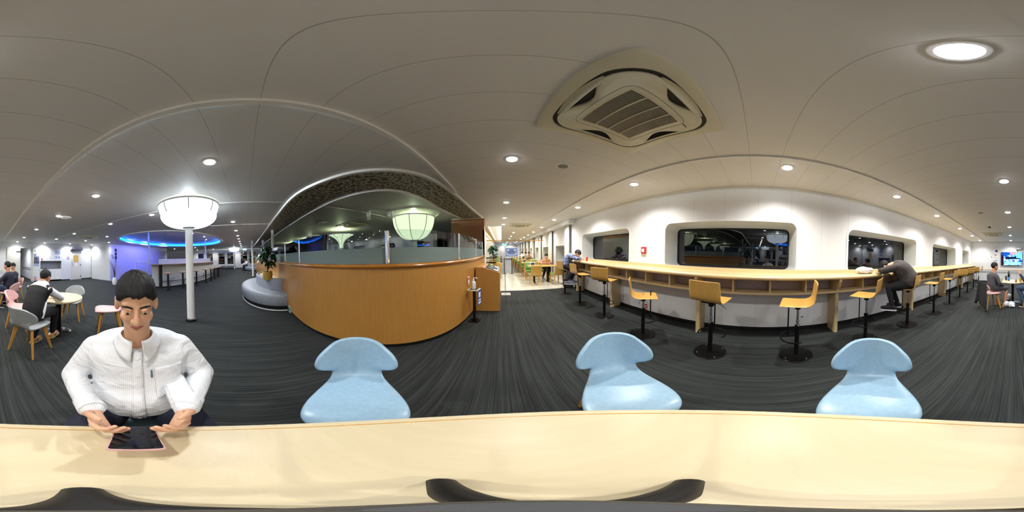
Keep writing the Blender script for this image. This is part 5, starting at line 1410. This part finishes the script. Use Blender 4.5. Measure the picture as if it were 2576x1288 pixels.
def person(label, loc, rz, pelvis, neck, head, elbows, wrists, knees, ankles, pitch=20, yaw=0, girth=1.0, fat=0, sw=.185, voxel=.011,
           top='greycloth', trousers='blackcloth', hair='hair', shoes='blackcloth', sleeves=None, skin='skin', hand_d=None, hand_n=None, curl=(.12, .12), sandals=False,
           short_sleeve=False, short_legs=False, hscale=1.0, seed=1, hump=.0, faceparts=True, hood=False, long_hair=0, hand_side=(-1, 1)):
    rnd = random.Random(seed)
    t = thing('person', label, 'person', loc, rz)
    pelvis, neck, head = V(pelvis), V(neck), V(head)
    E = [V(p) for p in elbows]; Wr = [V(p) for p in wrists]; K = [V(p) for p in knees]; A = [V(p) for p in ankles]
    body = MB(); fing = MB(); topm = MB(); slv = MB(); trm = MB()
    mid = (pelvis + neck) / 2 + V((0, -.05 - hump, .02))
    def torso(mb, g, prof):
        rings = []
        for tt, hw, hd in prof:
            c = bez(pelvis, mid, neck, tt); ta = (bez(pelvis, mid, neck, tt + .01) - bez(pelvis, mid, neck, tt - .01)).normalized()
            fx = V((1, 0, 0)); fy = ta.cross(fx).normalized()
            fy = -fy if fy.y < 0 and abs(ta.z) > .3 else fy
            ring = []
            for q in range(24):
                a = 2 * PI * q / 24; ca, sa = math.cos(a), math.sin(a)
                ca = math.copysign(abs(ca) ** .85, ca); sa = math.copysign(abs(sa) ** .85, sa)
                belly = ((girth - 1) * .55 + fat) * max(0, sa) * math.exp(-((tt - .32) / .28) ** 2)
                ring.append(c + fx * hw * g * ca + fy * hd * g * sa * (1 + belly))
            rings.append(ring)
        mb.loft(rings)
    P = [(-.16, .14, .10), (-.12, .168, .122), (.08, .178, .128), (.25, .172, .126), (.45, .168, .118), (.62, .18, .122), (.78, .19, .118), (.88, .165, .10), (.95, .11, .08), (1.0, .066, .062)]
    if fat: topm.ell(pelvis + V((0, .095, .045)), .19, .175, .125)
    torso(topm, girth, P); torso(body, girth * .9, P)
    ta = (neck - mid).normalized(); S = []
    for i, sx in enumerate((-1, 1)):
        sp = neck - ta * .1 + V((sx * sw * girth ** .4, 0, 0)); S.append(sp)
        inner = neck - ta * .06 + V((sx * .09, 0, 0))
        topm.tube([inner, sp], [.066, .062], 14, dome=True)
        tgt = slv if sleeves else topm
        e, w_ = E[i], Wr[i]
        fa = (w_ - e).normalized()
        if short_sleeve: tgt.tube([sp, sp.lerp(e, .75)], [.068, .062], 14, dome=True)
        else:
            tgt.tube([sp, sp.lerp(e, .5) - V((0, 0, .0)), e], [.062 * girth ** .4, .06 * girth ** .4, .052 * girth ** .4], 14, dome=True)
            tgt.tube([e, e.lerp(w_, .5), w_ - fa * .015], [.052 * girth ** .4, .048, .038], 14, dome=True)
        body.tube([sp, e, w_], [.05, .04, .026], 12, dome=True)
        hd_ = V(hand_d[i]) if hand_d else fa; hn = V(hand_n[i]) if hand_n else V((0, 0, -1)) if abs(fa.z) < .8 else V((0, -1, 0))
        hand(body, fing, w_ + hd_.normalized() * .005, hd_, hn, hand_side[i], curl[i], hscale)
    # legs
    for i, sx in enumerate((-1, 1)):
        hip = pelvis + V((sx * .095, .02, -.03))
        trm.tube([hip, hip.lerp(K[i], .5), K[i]], [.105 * girth ** .5, .088 * girth ** .5, .066], 16, dome=True)
        if not short_legs: trm.tube([K[i], K[i].lerp(A[i], .4), A[i] + V((0, 0, .03))], [.066, .06, .047], 14, dome=True)
        body.tube([hip, K[i], K[i].lerp(A[i], .35), A[i]], [.075, .052, .054, .034], 12, dome=True)
        fd = A[i] - K[i]; fwd = V((0, 1, 0)); 
        toe = A[i] + V((0, .15, -.045)); heel = A[i] + V((0, -.045, -.045))
        body.tube([heel, A[i] + V((0, .03, -.035)), toe], [.032, .036, .026], 12, dome=True)
        if sandals:
            so = obj('sandal', MB().prism([(A[i].x + x, A[i].y + y) for x, y in rrect(-.045, .045, -.085, .19, .04)], A[i].z - .09, A[i].z - .068), M_('sandal_straw', 'b89a68', .8), t)
            obj('strap', MB().tube([(A[i].x - .04, A[i].y + .04, A[i].z - .07), (A[i].x, A[i].y + .13, A[i].z - .01), (A[i].x + .04, A[i].y + .04, A[i].z - .07)], .008, 6), MAT['rubber'], so)
        elif shoes:
            sm = MB().tube([heel + V((0, -.01, .005)), A[i] + V((0, .03, -.025)), toe + V((0, .03, 0))], [.042, .048, .036], 14, dome=True).tube([A[i] + V((0, -.01, -.02)), A[i] + V((0, 0, .02))], [.045, .04], 12, dome=True)
            s_ = obj('shoe', remesh(sm, .011, 3), MAT[shoes], t, angle=180)
            obj('sole', MB().prism([(A[i].x + x, A[i].y + y) for x, y in rrect(-.042, .042, -.09, .205, .04)], A[i].z - .092, A[i].z - .074), MAT['sole'], s_)
    torso(trm, girth * .97, [(-.18, .10, .09), (-.14, .15, .115), (-.06, .165, .12), (.02, .165, .115)])
    # head
    HM = head_frame(pitch, yaw); hs = 1.0
    def H(x, y, z): return head + HM @ V((x, y, z))
    def hell(mb, c, rx, ry, rz_, **k): mb.ell(H(*c), rx, ry, rz_, HM, **k)
    hell(body, (0, -.012, .03), .074, .094, .084, nu=24, nv=16); hell(body, (0, .028, -.035), .060, .060, .072, nu=24, nv=16)
    hell(body, (0, .062, -.086), .030, .026, .022); hell(body, (0, .062, .026), .054, .022, .018)
    hell(body, (.036, .056, -.026), .026, .026, .024); hell(body, (-.036, .056, -.026), .026, .026, .024)
    body.tube([H(0, .084, .012), H(0, .1, -.018), H(0, .104, -.03)], [.008, .012, .014], 10, dome=True)
    hell(body, (.013, .094, -.031), .01, .01, .008); hell(body, (-.013, .094, -.031), .01, .01, .008)
    hell(body, (0, .082, -.058), .026, .014, .014)
    for sx in (-1, 1): hell(body, (sx * .077, -.008, -.008), .011, .021, .031)
    body.tube([neck - ta * .05, neck, H(0, -.018, -.05)], [.07, .056, .054], 16)
    bm_ = append_mb(remesh(body, voxel * .62, 4), fing)
    b_ = obj('body', bm_, MAT[skin], t, angle=180)
    if faceparts:
        for sx in (-1, 1):
            e = obj('eye', MB().ell(H(sx * .030, .0765, .004), .0125, .0125, .0085, HM, nu=14, nv=10), MAT['eye'], b_)
            obj('iris', MB().ell(H(sx * .030, .0875, .0015), .0055, .002, .0055, HM, nu=12, nv=8), MAT['iris'], e)
            obj('eyelid', MB().ell(H(sx * .030, .0775, .0105), .0145, .0135, .0075, HM, nu=14, nv=8), MAT[skin], b_)
            obj('eyebrow', MB().tube([H(sx * .014, .0925, .027), H(sx * .03, .0915, .032), H(sx * .048, .078, .027)], [.003, .004, .0025], 6, dome=True), MAT[hair], b_)
        lp = MB().tube([H(-.022, .087, -.057), H(-.008, .0955, -.054), H(.008, .0955, -.054), H(.022, .087, -.057)], [.002, .0045, .0045, .002], 8, dome=True)
        lp.tube([H(-.02, .087, -.0595), H(0, .0945, -.0635), H(.02, .087, -.0595)], [.002, .0055, .002], 8, dome=True)
        obj('lips', lp, MAT['lip'], b_)
    # hair as one cap with a fringe
    hb = MB(); nu, nv = 56, 34; vs = []
    for j in range(nv + 1):
        be = PI * j / nv - PI / 2
        for k in range(nu):
            a = 2 * PI * k / nu
            d = V((math.cos(be) * math.cos(a), math.cos(be) * math.sin(a), math.sin(be)))
            p = V((d.x * .083, d.y * .106 - .014, d.z * .097 + .034))
            lock = math.sin(a * 9 + seed) * .4 + math.sin(a * 17 + 2 * seed) * .35 + math.sin(a * 31 + d.z * 9) * .25
            frontness = max(0, d.y)
            low = -.055 - long_hair if d.y < -.25 else (-.02 - long_hair * .6 if d.y < .12 else .03)
            if d.y >= .12: low = .066 + .010 * lock - .10 * max(0, (abs(d.x) - .5))
            f = .985 + .045 * lock
            if p.z < low: f *= max(.55, 1 - (low - p.z) * 14)
            p = V((p.x * f, (p.y + .014) * f - .014, (p.z - .034) * f + .034))
            vs.append(H(*p))
    fs = [(j * nu + k, j * nu + (k + 1) % nu, (j + 1) * nu + (k + 1) % nu, (j + 1) * nu + k) for j in range(nv) for k in range(nu)]
    vs = [p + V((rnd.uniform(-1, 1), rnd.uniform(-1, 1), rnd.uniform(-1, 1))) * .0022 for p in vs]
    hb.add(vs, fs)
    obj('hair', hb, MAT[hair], t, angle=180)
    tp = obj('top', remesh(topm, voxel, 5), MAT[top], t, angle=180)
    if sleeves:
        obj('sleeves', remesh(slv, voxel, 4), MAT[sleeves], tp, angle=180)
    obj('trousers', remesh(trm, voxel, 4), MAT[trousers], t, angle=180)
    if hood: obj('hood', remesh(MB().ell(neck + V((0, -.06, .03)), .11, .09, .08), voxel, 3), MAT[top], tp, angle=180)
    return t, dict(S=S, H=H, HM=HM, neck=neck, ta=ta, top=tp)

def place(fx, fy): return face(fx, fy)

# --- the man in the white shirt at the camera table
mx, my = .7826, .6225
man, info = person('person in white long sleeved shirt sitting at the camera table and holding a phone', (-.76 * mx, -.76 * my, 0), place(mx, my),
    (0, .0, .62), (0, .055, .985), (0, .115, 1.175), [(-.285, .06, .72), (.285, .06, .72)], [(-.118, .33, .76), (.118, .33, .76)],
    [(-.15, .36, .55), (.15, .36, .55)], [(-.14, .34, .09), (.14, .34, .09)], pitch=14, fat=.42, girth=1.2, sw=.178, voxel=.009, top='shirt', trousers='navycloth', hair='hair',
    hand_d=[(.42, .9, .0), (-.42, .9, .0)], hand_n=[(.75, -.2, .62), (-.75, -.2, .62)], curl=(.75, .75), seed=3, hscale=.98)
tp = info['top']; me = tp.data
bv = BVHTree.FromPolygons([v.co.copy() for v in me.vertices], [tuple(p.vertices) for p in me.polygons])
def front(x, z, o=.003):
    r = bv.ray_cast(V((x, 1.0, z)), V((0, -1, 0)))
    return (r[0] + r[1] * o, r[1]) if r[0] is not None else (V((x, .2, z)), V((0, 1, 0)))
def patch(x0, x1, z0, z1, nx, nz, o=.004):
    return MB().grid(lambda u, v: front(x0 + (x1 - x0) * u, z0 + (z1 - z0) * v, o)[0], nx, nz)
obj('placket', patch(-.019, .019, .56, .945, 3, 40), MAT['shirt'], tp, solid=.003, angle=60)
pk = obj('pocket', patch(-.17, -.06, .735, .875, 12, 14, .004), MAT['shirt'], tp, solid=.003, angle=60)
obj('brand_tab', patch(-.052, -.046, .83, .868, 2, 4, .004), M_('tab_blue', '5a6a86', .6), pk, solid=.002)
for z in (.92, .845, .765, .69, .635):
    p, n = front(0, z, .008)
    obj('button', MB().lathe([(0, -.0015), (.0065, -.0015), (.0068, .001), (.005, .0015), (0, .0008)], 14, M=Matrix.Translation(p) @ n.to_track_quat('Z', 'Y').to_matrix().to_4x4()), MAT['white'], tp)
nk = info['neck']; ta = info['ta']
def collar(u, v):
    a = math.radians(90 + 14 + (360 - 28) * u)
    fr = max(0, math.sin(a)) ** 3
    r = .064 + .03 * v + .014 * fr * v; z = .036 - .045 * v - .05 * fr * v
    return nk + V((r * math.cos(a) * 1.05, r * math.sin(a) + .012, z - .018 * max(0, math.sin(a))))
obj('collar', MB().grid(collar, 40, 5), MAT['shirt'], tp, solid=.004, angle=70)
for i, sx in enumerate((-1, 1)):
    e = V((sx * .285, .06, .72)); w_ = V((sx * .118, .33, .76)); d = (w_ - e).normalized()
    obj('cuff', MB().tube([w_ - d * .075, w_ - d * .01], [.045, .042], 20), MAT['shirt'], tp)
# the phone he holds
t = thing('smartphone', 'dark smartphone in a pink case held over the table by the man in white shirt', 'phone', (-.232, -.197, .765), place(-.77, -.64))
# local +Y points to the man; the near edge is lifted
R_ = Matrix.Rotation(math.radians(-22), 4, 'X')
def slab(w, l, z0, z1, r): return MB().prism(rrect(-w, w, -l, l, r), z0, z1, R_)
obj('case', slab(.043, .072, -.006, .003, .009), M_('case_pink', 'd5a9a4', .4), t, bevel=.0015)
sc_ = obj('screen', slab(.040, .069, .003, .0042, .006), M_('phone_glass', '0a0c12', .06), t)
tx = MB()
for y, w_ in ((.05, .012), (.0, .018), (-.03, .008), (-.045, .014)): tx.add([R_ @ V((x, yy, .0045)) for x, yy in ((-w_, y), (w_, y), (w_, y + .0012), (-w_, y + .0012))], [(0, 1, 2, 3)])
obj('screen_text', tx, emis('phone_text', '2a3a8c', .35), sc_)

# --- boy in the tracksuit
boy, bi = person('person in black and white tracksuit bent over the round table, seen from behind', (-.58, -2.19, 0), place(-.80, -.60), (0, .05, .625), (0, .28, .985), (0, .355, 1.09),
    [(-.24, .43, .775), (.24, .43, .775)], [(-.08, .58, .762), (.06, .60, .762)], [(-.12, .44, .54), (.12, .46, .54)], [(-.10, .20, .09), (.05, .48, .12)], pitch=38, girth=.98, sw=.175,
    top='blackcloth', sleeves='whitecloth', trousers='blackcloth', sandals=True, hump=.03, seed=5, skin='skin2')
rgs = []
for tt, r in ((-.1, .17), (-.02, .135), (.05, .085)):
    c = bi['neck'] + bi['ta'] * (tt - .015)
    rgs.append([c + V((r * 1.08 * math.cos(a), 0, 0)) + V((0, bi['ta'].z, -bi['ta'].y)) * r * .66 * math.sin(a) for a in [2 * PI * q / 20 for q in range(20)]])
obj('shoulder_yoke', MB().loft(rgs, caps=False), MAT['whitecloth'], bi['top'], solid=.012, angle=180)
for sx in (-1, 1):
    obj('side_stripe', MB().tube([(sx * .172, .03, .56), (sx * .18, .06, .66), (sx * .178, .11, .76)], [.02, .022, .014], 8, dome=True), MAT['whitecloth'], bi['top'])

# --- the man in navy and the one behind him, and the man in grey at the drinks table
person('person in navy sweater and jeans raising one hand at the drinks table', (-.60, -4.58, 0), place(.80, -.60), (0, .07, .63), (0, .07, 1.03), (0, .095, 1.21),
    [(-.27, .14, .80), (.26, .03, .76)], [(-.2, .34, .96), (.19, .17, .67)], [(-.15, .44, .545), (.15, .42, .545)], [(-.14, .2, .09), (.15, .16, .09)], pitch=3, girth=1.05,
    top='navycloth', trousers='denim', hand_d=[(.1, .5, .85), (-.1, .9, -.2)], seed=7, skin='skin2')
lounge_chair('pink moulded chair under the person hidden behind the man in navy sweater', 'pinkshell', (-.90, -5.60, 0), face(.9, .4), 'pink moulded chairs')
person('person with black hair mostly hidden behind the man in navy sweater', (-.90, -5.60, 0), place(.93, .36), (0, .05, .625), (0, .06, .99), (0, .08, 1.16),
    [(-.25, .12, .76), (.25, .12, .76)], [(-.12, .36, .74), (.12, .36, .74)], [(-.15, .43, .545), (.15, .43, .545)], [(-.14, .38, .09), (.14, .38, .09)], top='navycloth', seed=9, voxel=.013)
person('person in dark grey jacket and shorts at the drinks table, seen from behind', (.595, -4.53, 0), place(-.72, -.69), (0, .05, .625), (0, .08, 1.0), (0, .11, 1.175),
    [(-.26, .10, .74), (.26, .08, .74)], [(-.16, .36, .66), (.14, .33, .62)], [(-.14, .42, .545), (.15, .44, .545)], [(-.13, .32, .09), (.15, .36, .09)], pitch=8, yaw=-12, top='greycloth', trousers='greycloth', short_legs=True, sandals=True, seed=11, skin='skin2', long_hair=.05)
# coat hung over the chair back
ct = MB()
def coat(u, v):
    a = (u - .5) * 2
    x = a * (.21 + .14 * v) + .06 * v; y = -.36 - .05 * v + .12 * abs(a) ** 2 * (1 - v * .5) + .03 * v * math.sin(a * 8 + 1); z = .80 - .54 * v - .2 * v * abs(a) ** 1.2 + .04 * v * math.sin(a * 4) - .04 * abs(a) ** 2 * (1 - v)
    return V((x, y, z))
o = obj('coat', MB().grid(coat, 30, 16), MAT['blackcloth'], solid=.03, angle=180)
o.location = (.60, -4.52, 0); o.rotation_euler = (0, 0, face(-.82, -.57)); tag(o, 'black coat hanging over the back of a pink chair by the drinks table', 'coat')

# --- counter guests
person('person in blue plaid shirt leaning over the counter end near the dining hall', (1.945, 4.64, 0), place(.83, -.55), (0, -.01, .905), (0, .25, 1.235), (0, .365, 1.255),
    [(-.22, .40, 1.115), (.21, .38, 1.115)], [(-.08, .45, 1.105), (.08, .47, 1.105)], [(-.12, .30, .80), (.12, .30, .80)], [(-.1, .16, .42), (.1, .06, .42)], pitch=52, girth=1.02, top='plaid', trousers='blackcloth', shoes='greyblue', hair='brownhair', hump=.07, long_hair=.03, seed=13)
person('person in charcoal sweatshirt asleep with head down on the counter', (1.885, -2.555, 0), place(.80, .60), (0, -.01, .905), (0, .32, 1.225), (0, .47, 1.18),
    [(-.27, .48, 1.115), (.28, .47, 1.115)], [(.02, .60, 1.105), (-.02, .56, 1.115)], [(-.15, .37, .80), (.13, .36, .80)], [(-.16, .30, .44), (.08, .22, .44)], pitch=72, girth=1.42, sw=.19, top='charcoal', trousers='blackcloth', hump=.13, seed=15)

# --- dining hall guests and the far sofa
rd, _ = person('person in dusty pink sweater reading a book at the nearest dining table', (2.08, 7.44, 0), PI, (0, .05, .625), (0, .10, .96), (0, .15, 1.10),
    [(-.25, .16, .76), (.25, .16, .76)], [(-.10, .36, .80), (.10, .36, .80)], [(-.11, .36, .545), (.11, .36, .545)], [(-.13, .10, .09), (.13, .06, .09)], pitch=24, top='pinkcloth', trousers='blackcloth', shoes='greyblue', seed=17, hump=.02)
t = thing('book', 'open yellowish paperback book held by the person in dusty pink sweater', 'book', (2.08, 7.02, .90), .2)
obj('cover', MB().loft([[V((x, y, z)) for x, y, z in ((-.11, .03, -.07), (-.11, .0, .07), (0, .05, .07), (.11, .0, .07), (.11, .03, -.07), (0, .08, -.07))][:6]] + [[V((x, y - .006, z)) for x, y, z in ((-.11, .03, -.07), (-.11, .0, .07), (0, .05, .07), (.11, .0, .07), (.11, .03, -.07), (0, .08, -.07))]]), M_('book_cover', 'c0954a', .6), t)
obj('pages', MB().loft([[V(p) for p in ((-.10, .045, -.065), (-.10, .018, .068), (0, .066, .068), (.10, .018, .068), (.10, .045, -.065), (0, .092, -.065))], [V(p) for p in ((-.10, .032, -.065), (-.10, .004, .068), (0, .054, .068), (.10, .004, .068), (.10, .032, -.065), (0, .082, -.065))]]), MAT['paper'], t)
person('person in olive shirt sitting farther back by the dining hall curtains', (2.0, 11.7, 0), PI, (0, .05, .625), (0, .08, .99), (0, .13, 1.17),
    [(-.25, .16, .78), (.25, .16, .78)], [(-.05, .3, .88), (.05, .3, .9)], [(-.11, .36, .545), (.11, .36, .545)], [(-.13, .08, .09), (.13, .1, .09)], pitch=20, top='olivecloth', seed=19, voxel=.015, skin='skin2')
person('person in grey blue top sitting with back to the carpet behind the olive shirt', (1.93, 12.56, 0), 0, (0, .05, .625), (0, .06, .99), (0, .10, 1.17),
    [(-.25, .16, .78), (.25, .16, .78)], [(-.1, .36, .78), (.1, .36, .78)], [(-.11, .36, .545), (.11, .36, .545)], [(-.13, .08, .09), (.13, .1, .09)], top='greyblue', seed=21, voxel=.015)
person('person in white hooded jacket with black hair far down the dining hall', (1.93, 14.70, 0), 0, (0, .05, .625), (0, .06, 1.0), (0, .11, 1.17),
    [(-.25, .16, .78), (.25, .16, .78)], [(-.1, .36, .78), (.1, .36, .78)], [(-.11, .36, .545), (.11, .36, .545)], [(-.13, .08, .09), (.13, .1, .09)], pitch=25, top='whitecloth', hood=True, seed=23, voxel=.015)
person('small far person in white top and dark trousers on the far curved sofa', (-16.3, .18, 0), place(.5, -.9), (0, .05, .625), (0, .12, .98), (0, .2, 1.12),
    [(-.25, .2, .76), (.25, .2, .76)], [(-.1, .4, .72), (.1, .4, .72)], [(-.11, .36, .545), (.11, .36, .545)], [(-.13, .36, .09), (.13, .36, .09)], pitch=35, top='whitecloth', trousers='navycloth', seed=25, voxel=.016)
